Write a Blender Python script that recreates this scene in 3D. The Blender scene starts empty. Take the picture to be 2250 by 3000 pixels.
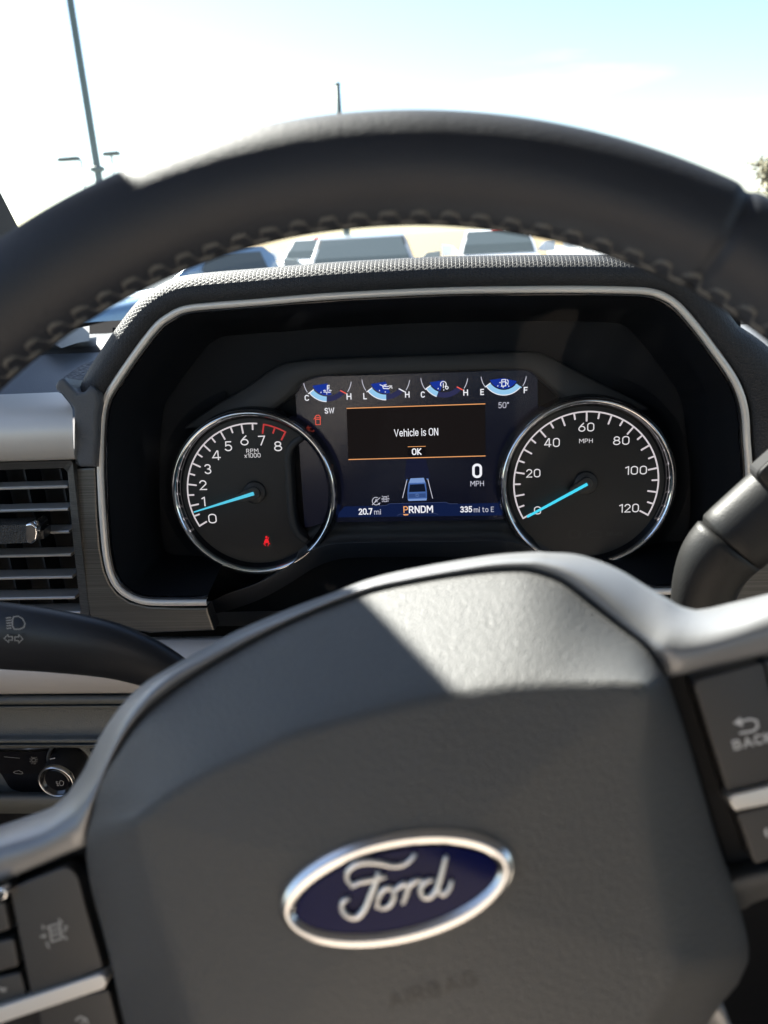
import bpy, bmesh, math, random
from mathutils import Vector, Matrix
random.seed(7)
R = math.radians
scn = bpy.context.scene
COL = scn.collection

# ------------------------------------------------------------------ camera
CAMZ = 1.88                                   # height of the phone above the ground
F = 2253.0                                    # focal length in pixels of the 2250 x 3000 photograph
YAW, PITCH, ROLL = 0.0817, 0.3459, 0.0535
CAM = Vector((0.0171, 0.0, CAMZ))
_f0 = Vector((-math.sin(YAW), math.cos(YAW), 0)); _r0 = Vector((math.cos(YAW), math.sin(YAW), 0))
FWD = _f0 * math.cos(PITCH) + Vector((0, 0, -math.sin(PITCH)))
_up = _f0 * math.sin(PITCH) + Vector((0, 0, math.cos(PITCH)))
RGT = _r0 * math.cos(ROLL) - _up * math.sin(ROLL)
UPV = _r0 * math.sin(ROLL) + _up * math.cos(ROLL)
cd = bpy.data.cameras.new('camera')
cam = bpy.data.objects.new('camera', cd); COL.objects.link(cam)
cam.matrix_world = Matrix(((RGT.x, UPV.x, -FWD.x, CAM.x), (RGT.y, UPV.y, -FWD.y, CAM.y), (RGT.z, UPV.z, -FWD.z, CAM.z), (0, 0, 0, 1)))
cd.sensor_fit = 'VERTICAL'; cd.sensor_height = 24.0; cd.sensor_width = 18.0
cd.lens = 24.0 * F / 3000.0
cd.clip_start = 0.01; cd.clip_end = 3000
cd.dof.use_dof = True; cd.dof.focus_distance = 0.527; cd.dof.aperture_fstop = cd.lens / 2.5
cd.dof.aperture_blades = 0
scn.camera = cam

# ------------------------------------------------------------------ sky, sun, exposure
EXPO = 2.4
SUN_AZ, SUN_EL = 50.0, 43.0                   # degrees left of straight ahead, above the horizon
world = bpy.data.worlds.new('World'); scn.world = world; world.use_nodes = True
wn, wl = world.node_tree.nodes, world.node_tree.links
wn.clear()
wo = wn.new('ShaderNodeOutputWorld'); bg = wn.new('ShaderNodeBackground'); sky = wn.new('ShaderNodeTexSky')
sky.sky_type = 'NISHITA'; sky.sun_disc = False
sky.sun_elevation = R(SUN_EL); sky.sun_rotation = R(-SUN_AZ)
sky.air_density = 1.0; sky.dust_density = 0.6; sky.ozone_density = 1.0; sky.altitude = 200
bg.inputs['Strength'].default_value = 0.052
# thin cirrus: stretched noise on the sky direction
tc = wn.new('ShaderNodeTexCoord'); mp = wn.new('ShaderNodeMapping'); nz = wn.new('ShaderNodeTexNoise'); cr = wn.new('ShaderNodeValToRGB'); mx = wn.new('ShaderNodeMixRGB')
mp.inputs['Rotation'].default_value = (0.25, -0.12, 0.35); mp.inputs['Scale'].default_value = (1.1, 2.0, 7.5); mp.inputs['Location'].default_value = (0.35, 0.2, 0.1)
nz.inputs['Scale'].default_value = 1.7; nz.inputs['Detail'].default_value = 6; nz.inputs['Roughness'].default_value = 0.55
cr.color_ramp.elements[0].position = 0.57; cr.color_ramp.elements[1].position = 0.82
cr.color_ramp.elements[0].color = (0, 0, 0, 1); cr.color_ramp.elements[1].color = (0.75, 0.75, 0.75, 1)
mx.inputs['Color2'].default_value = (7, 7, 7, 1)
wl.new(tc.outputs['Generated'], mp.inputs['Vector']); wl.new(mp.outputs[0], nz.inputs['Vector']); wl.new(nz.outputs['Fac'], cr.inputs['Fac'])
wl.new(cr.outputs['Color'], mx.inputs['Fac']); wl.new(sky.outputs[0], mx.inputs['Color1']); wl.new(mx.outputs[0], bg.inputs['Color']); wl.new(bg.outputs[0], wo.inputs['Surface'])
sd = bpy.data.lights.new('sun', 'SUN'); sd.energy = 5.0; sd.angle = R(0.53); sd.color = (1.0, 0.95, 0.87)
sun = bpy.data.objects.new('sun', sd); COL.objects.link(sun)
sv = Vector((-math.sin(R(SUN_AZ)) * math.cos(R(SUN_EL)), math.cos(R(SUN_AZ)) * math.cos(R(SUN_EL)), math.sin(R(SUN_EL))))
sun.rotation_euler = sv.to_track_quat('Z', 'Y').to_euler(); sun.location = sv * 20
scn.view_settings.view_transform = 'Standard'; scn.view_settings.look = 'None'
scn.view_settings.gamma = 1; scn.view_settings.use_curve_mapping = False; scn.view_settings.exposure = EXPO
scn.render.engine = 'CYCLES'
cy = scn.cycles
cy.max_bounces = 12; cy.diffuse_bounces = 6; cy.glossy_bounces = 5; cy.transmission_bounces = 6; cy.transparent_max_bounces = 16
cy.use_denoising = True; cy.sample_clamp_indirect = 6.0; cy.caustics_reflective = False; cy.caustics_refractive = False
EX = 2.0 ** -EXPO                              # what a lit display must emit to be drawn at a given level

# ------------------------------------------------------------------ helpers: pixels to points on real planes
def ray(px, py): return RGT * ((px - 1125) / F) + UPV * ((1500 - py) / F) + FWD
def un(px, py, pl):
    d = ray(px, py); P0, n = pl
    return CAM + d * ((P0 - CAM).dot(n) / d.dot(n))
def yp(y): return (Vector((0, y, 0)), Vector((0, 1, 0)))
def V(x, y, z): return Vector((x, y, z + CAMZ))
# instrument cluster plane
CA = 0.1167; CD = V(0, .5027, -.1645); CS = .1135
CU = Vector((1, 0, 0)); CV = Vector((0, math.sin(CA), math.cos(CA))); CN = Vector((0, -math.cos(CA), math.sin(CA)))
def cl(d): return (CD + CN * d, CN)
# bezel plane (front of the cluster hood)
BA = R(3.0); BN = Vector((0, -math.cos(BA), math.sin(BA))); BD = CD + CN * .046
def bz(d): return (BD + BN * d, BN)
# steering wheel plane
WT = R(18.7); WH = V(0, .162, -.154)
WU = Vector((1, 0, 0)); WV = Vector((0, math.sin(WT), math.cos(WT))); WN = Vector((0, -math.cos(WT), math.sin(WT)))
def wh(d): return (WH + WN * d, WN)
def up_(pts, pl): return [un(x, y, pl) for x, y in pts]
def crop(ox, oy, s): return lambda x, y: (ox + x * s, oy + y * s)

def cat(pts, n, closed=False):
    """smooth curve through the points, n samples evenly spaced along it"""
    pts = [Vector(p) for p in pts]; m = len(pts); out = []
    segs = m if closed else m - 1
    for i in range(segs):
        if closed: p0, p1, p2, p3 = pts[(i - 1) % m], pts[i], pts[(i + 1) % m], pts[(i + 2) % m]
        else: p0, p1, p2, p3 = pts[max(i - 1, 0)], pts[i], pts[i + 1], pts[min(i + 2, m - 1)]
        t1 = max((p1 - p0).length, 1e-9) ** .5; t2 = max((p2 - p1).length, 1e-9) ** .5; t3 = max((p3 - p2).length, 1e-9) ** .5
        m1 = (p2 - p0) / (t1 + t2) * t2 if i > 0 or closed else (p2 - p1)
        m2 = (p3 - p1) / (t2 + t3) * t2 if i < segs - 1 or closed else (p2 - p1)
        for k in range(14):
            t = k / 14; t_2 = t * t; t_3 = t_2 * t
            out.append(p1 * (2 * t_3 - 3 * t_2 + 1) + m1 * (t_3 - 2 * t_2 + t) + p2 * (-2 * t_3 + 3 * t_2) + m2 * (t_3 - t_2))
    out.append(pts[0] if closed else pts[-1])
    L = [0.0]
    for a, b in zip(out, out[1:]): L.append(L[-1] + (b - a).length)
    res = []; j = 0
    cnt = n if closed else n - 1
    for i in range(n):
        s = L[-1] * i / cnt
        while j < len(L) - 2 and L[j + 1] < s: j += 1
        w = (s - L[j]) / max(L[j + 1] - L[j], 1e-12)
        res.append(out[j].lerp(out[j + 1], min(max(w, 0), 1)))
    return res
def rnd(pts, r, n=5):
    """polygon (2D tuples) with its corners rounded by r"""
    out = []; m = len(pts)
    for i in range(m):
        a, b, c = Vector(pts[i - 1]), Vector(pts[i]), Vector(pts[(i + 1) % m])
        ri = r[i] if isinstance(r, (list, tuple)) else r
        d1, d2 = (a - b), (c - b); k = min(ri, d1.length * .48, d2.length * .48)
        p, q = b + d1.normalized() * k, b + d2.normalized() * k
        for j in range(n + 1):
            t = j / n; o = p * (1 - t) ** 2 + b * 2 * t * (1 - t) + q * t * t
            out.append((o.x, o.y))
    return out

# ------------------------------------------------------------------ helpers: objects
def mk(name, verts, faces, mat, parent=None, smooth=False, uvs=None, kind=None):
    me = bpy.data.meshes.new(name); me.from_pydata([tuple(v) for v in verts], [], faces); me.update()
    if uvs:
        ul = me.uv_layers.new(name='UVMap')
        for lp in me.loops: ul.data[lp.index].uv = uvs[lp.vertex_index]
    return link(name, me, mat, parent, smooth, kind)
def link(name, me, mat, parent=None, smooth=False, kind=None):
    if mat: me.materials.clear(); me.materials.append(mat)
    if smooth:
        for p in me.polygons: p.use_smooth = True
    o = bpy.data.objects.new(name, me); COL.objects.link(o)
    adopt(o, parent)
    if kind: o['kind'] = kind
    return o
def adopt(o, parent):
    if parent:
        o.parent = parent
        if parent.type == 'EMPTY': o.matrix_parent_inverse = Matrix.Translation(-parent.location)
def tag(o, label, category, group=None, kind=None):
    o['label'] = label; o['category'] = category
    if group: o['group'] = group
    if kind: o['kind'] = kind
    return o
def thing(name, label, category, loc, group=None):
    o = bpy.data.objects.new(name, None); COL.objects.link(o); o.location = loc; o.empty_display_size = .05
    return tag(o, label, category, group)
def bm_link(name, bm, mat, parent=None, smooth=False, kind=None):
    bmesh.ops.recalc_face_normals(bm, faces=bm.faces)
    me = bpy.data.meshes.new(name); bm.to_mesh(me); bm.free()
    return link(name, me, mat, parent, smooth, kind)
def loft(name, rings, mat, parent=None, closed=False, smooth=True, uv=False, capped=False):
    n = len(rings[0]); vs = [p for r in rings for p in r]; fs = []
    for i in range(len(rings) - 1):
        for j in range(n if closed else n - 1):
            a, b = i * n + j, i * n + (j + 1) % n
            fs.append((a, b, b + n, a + n))
    if capped:
        fs.append(tuple(range(n))[::-1]); fs.append(tuple((len(rings) - 1) * n + k for k in range(n)))
    uvs = None
    if uv:
        uvs = []; v = 0
        cum = [0.0]
        for a, b in zip(rings[len(rings) // 2], rings[len(rings) // 2][1:]): cum.append(cum[-1] + (b - a).length)
        for i, r in enumerate(rings):
            if i: v += (rings[i][n // 2] - rings[i - 1][n // 2]).length
            uvs += [(cum[j], v) for j in range(n)]
    return mk(name, vs, fs, mat, parent, smooth, uvs)
def plate(name, pts, nrm, th, bev, mat, parent=None, seg=2, smooth=False, both=False):
    """front face through pts, body running back by th along -nrm, front edges bevelled"""
    bm = bmesh.new(); fv = [bm.verts.new(p) for p in pts]; bv = [bm.verts.new(p - nrm * th) for p in pts]
    f = bm.faces.new(fv); bm.faces.new(bv[::-1]); n = len(pts)
    for i in range(n): bm.faces.new((fv[i], bv[i], bv[(i + 1) % n], fv[(i + 1) % n]))
    bmesh.ops.recalc_face_normals(bm, faces=bm.faces)
    if bev:
        es = [e for e in f.edges]
        bmesh.ops.bevel(bm, geom=es, offset=bev, segments=seg, profile=.6, affect='EDGES', clamp_overlap=True)
    return bm_link(name, bm, mat, parent, smooth)
def flat(name, pts, mat, parent=None):
    return mk(name, pts, [tuple(range(len(pts)))], mat, parent)
def tube_geo(pts, rads, ns=10, vs=None, fs=None, flatn=None, flatk=1.0):
    vs = [] if vs is None else vs; fs = [] if fs is None else fs; base = len(vs)
    ref = Vector((0.12, 0.31, .94)).normalized(); m = len(pts)
    pu = None
    for i, p in enumerate(pts):
        t = (pts[min(i + 1, m - 1)] - pts[max(i - 1, 0)]).normalized()
        if flatn is not None: a = (flatn - t * flatn.dot(t)).normalized()
        elif pu is None: a = (ref - t * ref.dot(t)).normalized()
        else: a = (pu - t * pu.dot(t)).normalized()
        pu = a; b = t.cross(a); r = rads[i] if hasattr(rads, '__len__') else rads
        for k in range(ns):
            w = 2 * math.pi * k / ns
            vs.append(p + a * (r * flatk * math.cos(w)) + b * (r * math.sin(w)))
    for i in range(m - 1):
        for k in range(ns):
            a0 = base + i * ns + k; b0 = base + i * ns + (k + 1) % ns
            fs.append((a0, b0, b0 + ns, a0 + ns))
    fs.append(tuple(base + k for k in range(ns))[::-1]); fs.append(tuple(base + (m - 1) * ns + k for k in range(ns)))
    return vs, fs
def tube(name, pts, rads, mat, parent=None, ns=12, **k):
    vs, fs = tube_geo(pts, rads, ns, **k)
    return mk(name, vs, fs, mat, parent, True)
def ribbon_geo(pts, w, n, vs, fs, lift=0):
    base = len(vs); m = len(pts)
    closed = (pts[0] - pts[-1]).length < 1e-6
    if closed: pts = pts[:-1]; m -= 1
    for i, p in enumerate(pts):
        a = pts[i - 1] if (i > 0 or closed) else p; b = pts[(i + 1) % m] if (i < m - 1 or closed) else p
        d1 = (p - a).normalized() if (p - a).length > 1e-9 else (b - p).normalized()
        d2 = (b - p).normalized() if (b - p).length > 1e-9 else d1
        t = (d1 + d2); t = t.normalized() if t.length > 1e-6 else d1
        s = n.cross(t).normalized(); k = 1 / max(.5, abs(n.cross(d1).dot(s)))
        vs += [p + s * (w * .5 * k) + n * lift, p - s * (w * .5 * k) + n * lift]
    for i in range(m if closed else m - 1):
        a = base + 2 * i; b = base + 2 * ((i + 1) % m)
        fs.append((a, a + 1, b + 1, b))
def strokes(name, lists, w, pl, mat, parent=None, fills=()):
    """flat printed mark: pixel polylines of width w (pixels) on a plane, plus filled polygons"""
    vs, fs = [], []; n = pl[1]
    ref = lists[0][0] if lists else fills[0][0]
    k = (un(ref[0] + 5, ref[1], pl) - un(ref[0], ref[1], pl)).length / 5
    for l in lists: ribbon_geo(up_(l, pl), w * k, n, vs, fs)
    for poly in fills:
        b = len(vs); vs += up_(poly, pl); fs.append(tuple(range(b, len(vs))))
    return mk(name, vs, fs, mat, parent)
def _A(cx, cy, rx, ry, a0, a1, n=12): return [(cx + rx * math.cos(R(a0 + (a1 - a0) * i / n)), cy + ry * math.sin(R(a0 + (a1 - a0) * i / n))) for i in range(n + 1)]
def _RR(x0, y0, x1, y1, r):
    return _A(x1 - r, y1 - r, r, r, 0, 90, 6) + _A(x0 + r, y1 - r, r, r, 90, 180, 6) + _A(x0 + r, y0 + r, r, r, 180, 270, 6) + _A(x1 - r, y0 + r, r, r, 270, 360, 6) + [(x1, y1 - r)]
GLYPH = {
 '0': (.58, [_RR(0, 0, .58, 1, .27)]), '1': (.26, [[(0, .86), (.26, 1), (.26, 0)]]),
 '2': (.54, [_A(.27, .71, .26, .29, 165, -25) + [(0, 0), (.54, 0)]]),
 '3': (.54, [_A(.26, .755, .25, .245, 155, -90) + _A(.26, .255, .28, .255, 90, -155)]),
 '4': (.60, [[(.45, 0), (.45, 1), (.37, 1), (0, .24), (.60, .24)]]),
 '5': (.54, [[(.50, 1), (.08, 1), (.05, .54)] + _A(.25, .32, .29, .32, 110, -150)]),
 '6': (.58, [[(.44, 1), (.20, .72), (.06, .48)], _A(.29, .31, .29, .31, 0, 360, 24)]),
 '7': (.54, [[(0, 1), (.54, 1), (.17, 0)]]),
 '8': (.58, [_A(.29, .765, .24, .235, 0, 360, 22), _A(.29, .265, .29, .265, 0, 360, 24)]),
 'A': (.66, [[(0, 0), (.33, 1), (.66, 0)], [(.12, .32), (.54, .32)]]), 'B': (.54, [[(0, 0), (0, 1), (.30, 1)] + _A(.30, .765, .20, .235, 90, -90, 8) + [(0, .53)], [(.30, .53)] + _A(.32, .265, .22, .265, 90, -90, 8) + [(0, 0)]]),
 'C': (.52, [_A(.28, .72, .28, .28, 30, 180, 8) + _A(.28, .28, .28, .28, 180, 330, 8)]), 'D': (.58, [[(0, 0), (0, 1), (.26, 1)] + _A(.28, .70, .30, .30, 90, 0, 8) + _A(.28, .30, .30, .30, 0, -90, 8) + [(0, 0)]]),
 'E': (.46, [[(.46, 1), (0, 1), (0, 0), (.46, 0)], [(0, .52), (.40, .52)]]), 'F': (.46, [[(.46, 1), (0, 1), (0, 0)], [(0, .50), (.40, .50)]]),
 'G': (.58, [_A(.29, .71, .29, .29, 35, 180, 8) + _A(.29, .29, .29, .29, 180, 360, 8) + [(.58, .46), (.34, .46)]]), 'H': (.58, [[(0, 0), (0, 1)], [(.58, 0), (.58, 1)], [(0, .52), (.58, .52)]]),
 'I': (.0, [[(0, 0), (0, 1)]]), 'K': (.54, [[(0, 0), (0, 1)], [(.52, 1), (.04, .50), (.54, 0)]]), 'L': (.42, [[(0, 1), (0, 0), (.42, 0)]]),
 'M': (.74, [[(0, 0), (0, 1), (.06, 1), (.37, .38), (.68, 1), (.74, 1), (.74, 0)]]), 'N': (.58, [[(0, 0), (0, 1), (.05, 1), (.53, 0), (.58, 0), (.58, 1)]]),
 'O': (.62, [_RR(0, 0, .62, 1, .29)]), 'P': (.52, [[(0, 0), (0, 1), (.28, 1)] + _A(.28, .72, .24, .28, 90, -90, 10) + [(0, .44)]]), 'R': (.54, [[(0, 0), (0, 1), (.28, 1)] + _A(.28, .73, .24, .27, 90, -90, 10) + [(0, .46)], [(.28, .46), (.54, 0)]]),
 'S': (.52, [_A(.26, .75, .25, .25, 30, 270, 12) + _A(.26, .25, .26, .25, 90, -150, 12)]), 'V': (.64, [[(0, 1), (.32, 0), (.64, 1)]]), 'W': (.92, [[(0, 1), (.23, 0), (.46, .92), (.69, 0), (.92, 1)]]),
 'e': (.48, [[(.0, .38), (.48, .38)] + _A(.24, .37, .24, .36, 0, 320, 18)]), 'h': (.46, [[(0, 0), (0, 1)], [(0, .5)] + _A(.23, .50, .23, .23, 180, 0, 8) + [(.46, 0)]]), 'i': (.0, [[(0, 0), (0, .72)], [(0, .93), (0, 1.02)]]),
 'c': (.42, [_A(.24, .36, .24, .36, 40, 320, 16)]), 'l': (.0, [[(0, 0), (0, 1.02)]]), 's': (.40, [_A(.20, .545, .19, .175, 30, 270, 8) + _A(.20, .18, .20, .18, 90, -150, 8)]),
 'm': (.76, [[(0, 0), (0, .72)], [(0, .52)] + _A(.19, .52, .19, .20, 180, 0, 8) + [(.38, 0)], [(.38, .52)] + _A(.57, .52, .19, .20, 180, 0, 8) + [(.76, 0)]]), 't': (.32, [[(.11, .95), (.11, .14), (.18, .0), (.32, .0)], [(0, .70), (.30, .70)]]), 'o': (.50, [_A(.25, .36, .25, .36, 0, 360, 20)]),
 'x': (.46, [[(0, 0), (.46, .70)], [(0, .70), (.46, 0)]]), '.': (.0, [[(0, -.02), (0, .08)]]), '°': (.24, [_A(.12, .88, .12, .12, 0, 360, 14)])}
def text(name, s, box, pl, u, v, mat, parent=None, bold=0.0, cw=None, rot=0, drop=None):
    """lettering filling the pixel box (x0,y0,x1,y1) on a plane whose axes are u, v; drawn as strokes"""
    c = un((box[0] + box[2]) / 2, (box[1] + box[3]) / 2, pl); n = pl[1]
    k = (un((box[0] + box[2]) / 2 + 5, (box[1] + box[3]) / 2, pl) - c).length / 5
    W, Hh = (box[2] - box[0]) * k, (box[3] - box[1]) * k
    sw = (.105 + bold * 3) * Hh
    lines = []; x = 0.0
    for ch in s:
        if ch == ' ': x += .34; continue
        w, st = GLYPH[ch]
        for l in st: lines.append([(x + a, b) for a, b in l])
        x += w + .26 + bold * 2
    xs = [p[0] for l in lines for p in l]; ys = [p[1] for l in lines for p in l]
    x0, x1, y0, y1 = min(xs), max(xs), min(ys), max(ys)
    if rot: u, v = u * math.cos(rot) + v * math.sin(rot), v * math.cos(rot) - u * math.sin(rot)
    vs, fs = [], []
    for l in lines:
        q = []
        for a, b in l:
            p = c + u * (((a - x0) / max(x1 - x0, 1e-6) - .5) * (W - sw) if x1 - x0 > .01 else 0) + v * (((b - y0) / (y1 - y0) - .5) * (Hh - sw))
            if not q or (p - q[-1]).length > 1e-6: q.append(p)
        if (q[0] - q[-1]).length > 1e-5:           # square the open ends off past the centre line
            q[0] = q[0] + (q[0] - q[1]).normalized() * sw * .5; q[-1] = q[-1] + (q[-1] - q[-2]).normalized() * sw * .5
        else: q[-1] = q[0].copy()
        ribbon_geo(q, sw, n, vs, fs)
    if drop: vs = [drop(p) for p in vs]
    return mk(name, vs, fs, mat, parent)
def arc(cx, cy, r, a0, a1, n=16, ry=None):
    ry = ry or r
    return [(cx + r * math.cos(R(a0 + (a1 - a0) * i / n)), cy - ry * math.sin(R(a0 + (a1 - a0) * i / n))) for i in range(n + 1)]

# ------------------------------------------------------------------ materials
def mat(name, col, rough=.5, metal=0, bump=None, spec=None, coat=0, emit=None, estr=1.0, var=None, sheen=0):
    m = bpy.data.materials.new(name); m.use_nodes = True; nt = m.node_tree; b = nt.nodes['Principled BSDF']
    b.inputs['Base Color'].default_value = (*col, 1); b.inputs['Roughness'].default_value = rough; b.inputs['Metallic'].default_value = metal
    if spec is not None: b.inputs['Specular IOR Level'].default_value = spec
    if coat: b.inputs['Coat Weight'].default_value = coat; b.inputs['Coat Roughness'].default_value = .06
    if sheen: b.inputs['Sheen Weight'].default_value = sheen
    if emit: b.inputs['Emission Color'].default_value = (*emit, 1); b.inputs['Emission Strength'].default_value = estr
    tcn = None
    if bump or var: tcn = nt.nodes.new('ShaderNodeTexCoord')
    if bump:                                   # list of (kind, scale, distance)
        prev = None
        for kind, sc, dist in bump:
            if kind == 'voronoi':
                t = nt.nodes.new('ShaderNodeTexVoronoi'); t.inputs['Scale'].default_value = sc; out = t.outputs['Distance']
                nt.links.new(tcn.outputs['Object'], t.inputs['Vector'])
            else:
                t = nt.nodes.new('ShaderNodeTexNoise'); t.inputs['Scale'].default_value = sc; t.inputs['Detail'].default_value = 3; out = t.outputs['Fac']
                nt.links.new(tcn.outputs['Object'], t.inputs['Vector'])
            bn = nt.nodes.new('ShaderNodeBump'); bn.inputs['Strength'].default_value = 1; bn.inputs['Distance'].default_value = dist
            nt.links.new(out, bn.inputs['Height'])
            if prev: nt.links.new(prev.outputs[0], bn.inputs['Normal'])
            prev = bn
        nt.links.new(prev.outputs[0], b.inputs['Normal'])
    if var:                                    # (scale, amount): dust, wear and grain in colour and gloss
        t = nt.nodes.new('ShaderNodeTexNoise'); t.inputs['Scale'].default_value = var[0]; t.inputs['Detail'].default_value = 6
        nt.links.new(tcn.outputs['Object'], t.inputs['Vector'])
        r = nt.nodes.new('ShaderNodeMapRange'); r.inputs['To Min'].default_value = 1 - var[1]; r.inputs['To Max'].default_value = 1 + var[1]
        nt.links.new(t.outputs['Fac'], r.inputs['Value'])
        mm = nt.nodes.new('ShaderNodeVectorMath'); mm.operation = 'SCALE'; mm.inputs[0].default_value = col
        nt.links.new(r.outputs[0], mm.inputs['Scale']); nt.links.new(mm.outputs[0], b.inputs['Base Color'])
        m2 = nt.nodes.new('ShaderNodeMath'); m2.operation = 'MULTIPLY'; m2.inputs[1].default_value = rough
        nt.links.new(r.outputs[0], m2.inputs[0]); nt.links.new(m2.outputs[0], b.inputs['Roughness'])
    return m
def glow(name, col, s=1.0):
    m = bpy.data.materials.new(name); m.use_nodes = True; nt = m.node_tree; nt.nodes.clear()
    o = nt.nodes.new('ShaderNodeOutputMaterial'); e = nt.nodes.new('ShaderNodeEmission')
    e.inputs['Color'].default_value = (*col, 1); e.inputs['Strength'].default_value = s * EX
    nt.links.new(e.outputs[0], o.inputs['Surface']); return m
def glass(name, tint, gl=1.0, rough=0.0):
    m = bpy.data.materials.new(name); m.use_nodes = True; nt = m.node_tree; nt.nodes.clear()
    o = nt.nodes.new('ShaderNodeOutputMaterial'); t = nt.nodes.new('ShaderNodeBsdfTransparent'); g = nt.nodes.new('ShaderNodeBsdfGlossy')
    f = nt.nodes.new('ShaderNodeFresnel'); f.inputs['IOR'].default_value = 1.45; x = nt.nodes.new('ShaderNodeMixShader')
    k = nt.nodes.new('ShaderNodeMath'); k.operation = 'MULTIPLY'; k.inputs[1].default_value = gl
    t.inputs['Color'].default_value = (*tint, 1); g.inputs['Roughness'].default_value = rough
    nt.links.new(f.outputs[0], k.inputs[0]); nt.links.new(k.outputs[0], x.inputs[0]); nt.links.new(t.outputs[0], x.inputs[1]); nt.links.new(g.outputs[0], x.inputs[2]); nt.links.new(x.outputs[0], o.inputs['Surface'])
    return m
def weave(name, col, k, dist, rough=.6):
    """woven triangles pressed into the hood skin, on the skin's own length and width"""
    m = mat(name, col, rough); nt = m.node_tree; b = nt.nodes['Principled BSDF']
    uvn = nt.nodes.new('ShaderNodeUVMap'); acc = None
    for ang in (0, 60, 120):
        d = nt.nodes.new('ShaderNodeVectorMath'); d.operation = 'DOT_PRODUCT'; d.inputs[1].default_value = (math.cos(R(ang)) * k, math.sin(R(ang)) * k, 0)
        nt.links.new(uvn.outputs[0], d.inputs[0])
        s = nt.nodes.new('ShaderNodeMath'); s.operation = 'SINE'; nt.links.new(d.outputs['Value'], s.inputs[0])
        a = nt.nodes.new('ShaderNodeMath'); a.operation = 'ABSOLUTE'; nt.links.new(s.outputs[0], a.inputs[0])
        p = nt.nodes.new('ShaderNodeMath'); p.operation = 'POWER'; p.inputs[1].default_value = .45; nt.links.new(a.outputs[0], p.inputs[0])
        if acc is None: acc = p
        else:
            q = nt.nodes.new('ShaderNodeMath'); q.operation = 'MINIMUM'; nt.links.new(acc.outputs[0], q.inputs[0]); nt.links.new(p.outputs[0], q.inputs[1]); acc = q
    bn = nt.nodes.new('ShaderNodeBump'); bn.inputs['Distance'].default_value = dist; nt.links.new(acc.outputs[0], bn.inputs['Height'])
    nt.links.new(bn.outputs[0], b.inputs['Normal']); return m
def brushed(name, col, rough, metal, sc=(6, 400, 2500), amt=.35):
    m = mat(name, col, rough, metal); nt = m.node_tree; b = nt.nodes['Principled BSDF']
    t = nt.nodes.new('ShaderNodeTexCoord'); mp_ = nt.nodes.new('ShaderNodeMapping'); mp_.inputs['Scale'].default_value = sc
    n = nt.nodes.new('ShaderNodeTexNoise'); n.inputs['Scale'].default_value = 1; n.inputs['Detail'].default_value = 4
    nt.links.new(t.outputs['Object'], mp_.inputs[0]); nt.links.new(mp_.outputs[0], n.inputs['Vector'])
    r = nt.nodes.new('ShaderNodeMapRange'); r.inputs['From Min'].default_value = .3; r.inputs['From Max'].default_value = .7; r.inputs['To Min'].default_value = 1 - amt; r.inputs['To Max'].default_value = 1 + amt
    nt.links.new(n.outputs['Fac'], r.inputs['Value'])
    mm = nt.nodes.new('ShaderNodeVectorMath'); mm.operation = 'SCALE'; mm.inputs[0].default_value = col
    nt.links.new(r.outputs[0], mm.inputs['Scale']); nt.links.new(mm.outputs[0], b.inputs['Base Color'])
    bn = nt.nodes.new('ShaderNodeBump'); bn.inputs['Distance'].default_value = .00012; nt.links.new(n.outputs['Fac'], bn.inputs['Height']); nt.links.new(bn.outputs[0], b.inputs['Normal'])
    return m
M = {}
M['rim'] = mat('rim_leather', (.0115, .0137, .0205), .58, bump=[('noise', 900, .00012), ('voronoi', 1500, .00008)], var=(60, .12))
M['stitch'] = mat('stitch_thread', (.10, .098, .094), .6)
M['cover'] = mat('airbag_plastic', (.068, .068, .067), .52, bump=[('noise', 900, .00017), ('voronoi', 1700, .00020)], var=(35, .12))
M['trim'] = mat('satin_trim', (.24, .243, .25), .42, .5, bump=[('noise', 1800, .00004)], var=(50, .08))
M['silver'] = mat('silver_paint', (.62, .585, .54), .45, .35, bump=[('noise', 2500, .00003)], var=(40, .04))
M['bezel'] = mat('bezel_metal', (.80, .765, .71), .34, .3, bump=[('noise', 2500, .00002)])
M['gloss'] = mat('gloss_black', (.008, .008, .010), .10, coat=.5)
M['matte'] = mat('matte_black', (.0045, .0056, .0082), .6, spec=.25, bump=[('noise', 2500, .00004)])
M['mask'] = mat('grain_black', (.034, .033, .032), .5, bump=[('noise', 2600, .00015)])
M['void'] = mat('dark_recess', (.006, .006, .007), .8)  # near-black colour carries the shade of footwell and gaps
M['dial'] = mat('dial_black', (.011, .0115, .012), .45, bump=[('noise', 3000, .00003)])
M['chrome'] = mat('chrome', (.85, .85, .86), .08, 1.0)
M['satin_chrome'] = mat('satin_chrome', (.72, .71, .70), .22, 1.0)
M['hood'] = weave('hood_weave', (.022, .023, .026), 1350, .00035, .58)
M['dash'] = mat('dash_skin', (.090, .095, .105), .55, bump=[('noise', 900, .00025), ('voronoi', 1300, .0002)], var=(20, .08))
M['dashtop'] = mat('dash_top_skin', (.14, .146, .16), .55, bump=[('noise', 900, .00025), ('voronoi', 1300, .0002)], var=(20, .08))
M['perf'] = mat('perforated_pad', (.11, .115, .125), .5, bump=[('voronoi', 420, .0012)])
M['knee'] = mat('knee_panel', (.15, .155, .145), .52, bump=[('noise', 800, .0003), ('voronoi', 1200, .0003)], var=(25, .06))
M['brushed'] = brushed('brushed_dark', (.13, .127, .12), .36, .7)
M['ventframe'] = brushed('brushed_vent', (.11, .108, .104), .4, .6)
M['slat'] = mat('vent_slat', (.50, .49, .47), .36, .4)
M['stalk'] = mat('stalk_plastic', (.016, .017, .020), .38, bump=[('noise', 1500, .00006)], var=(40, .1))
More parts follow.
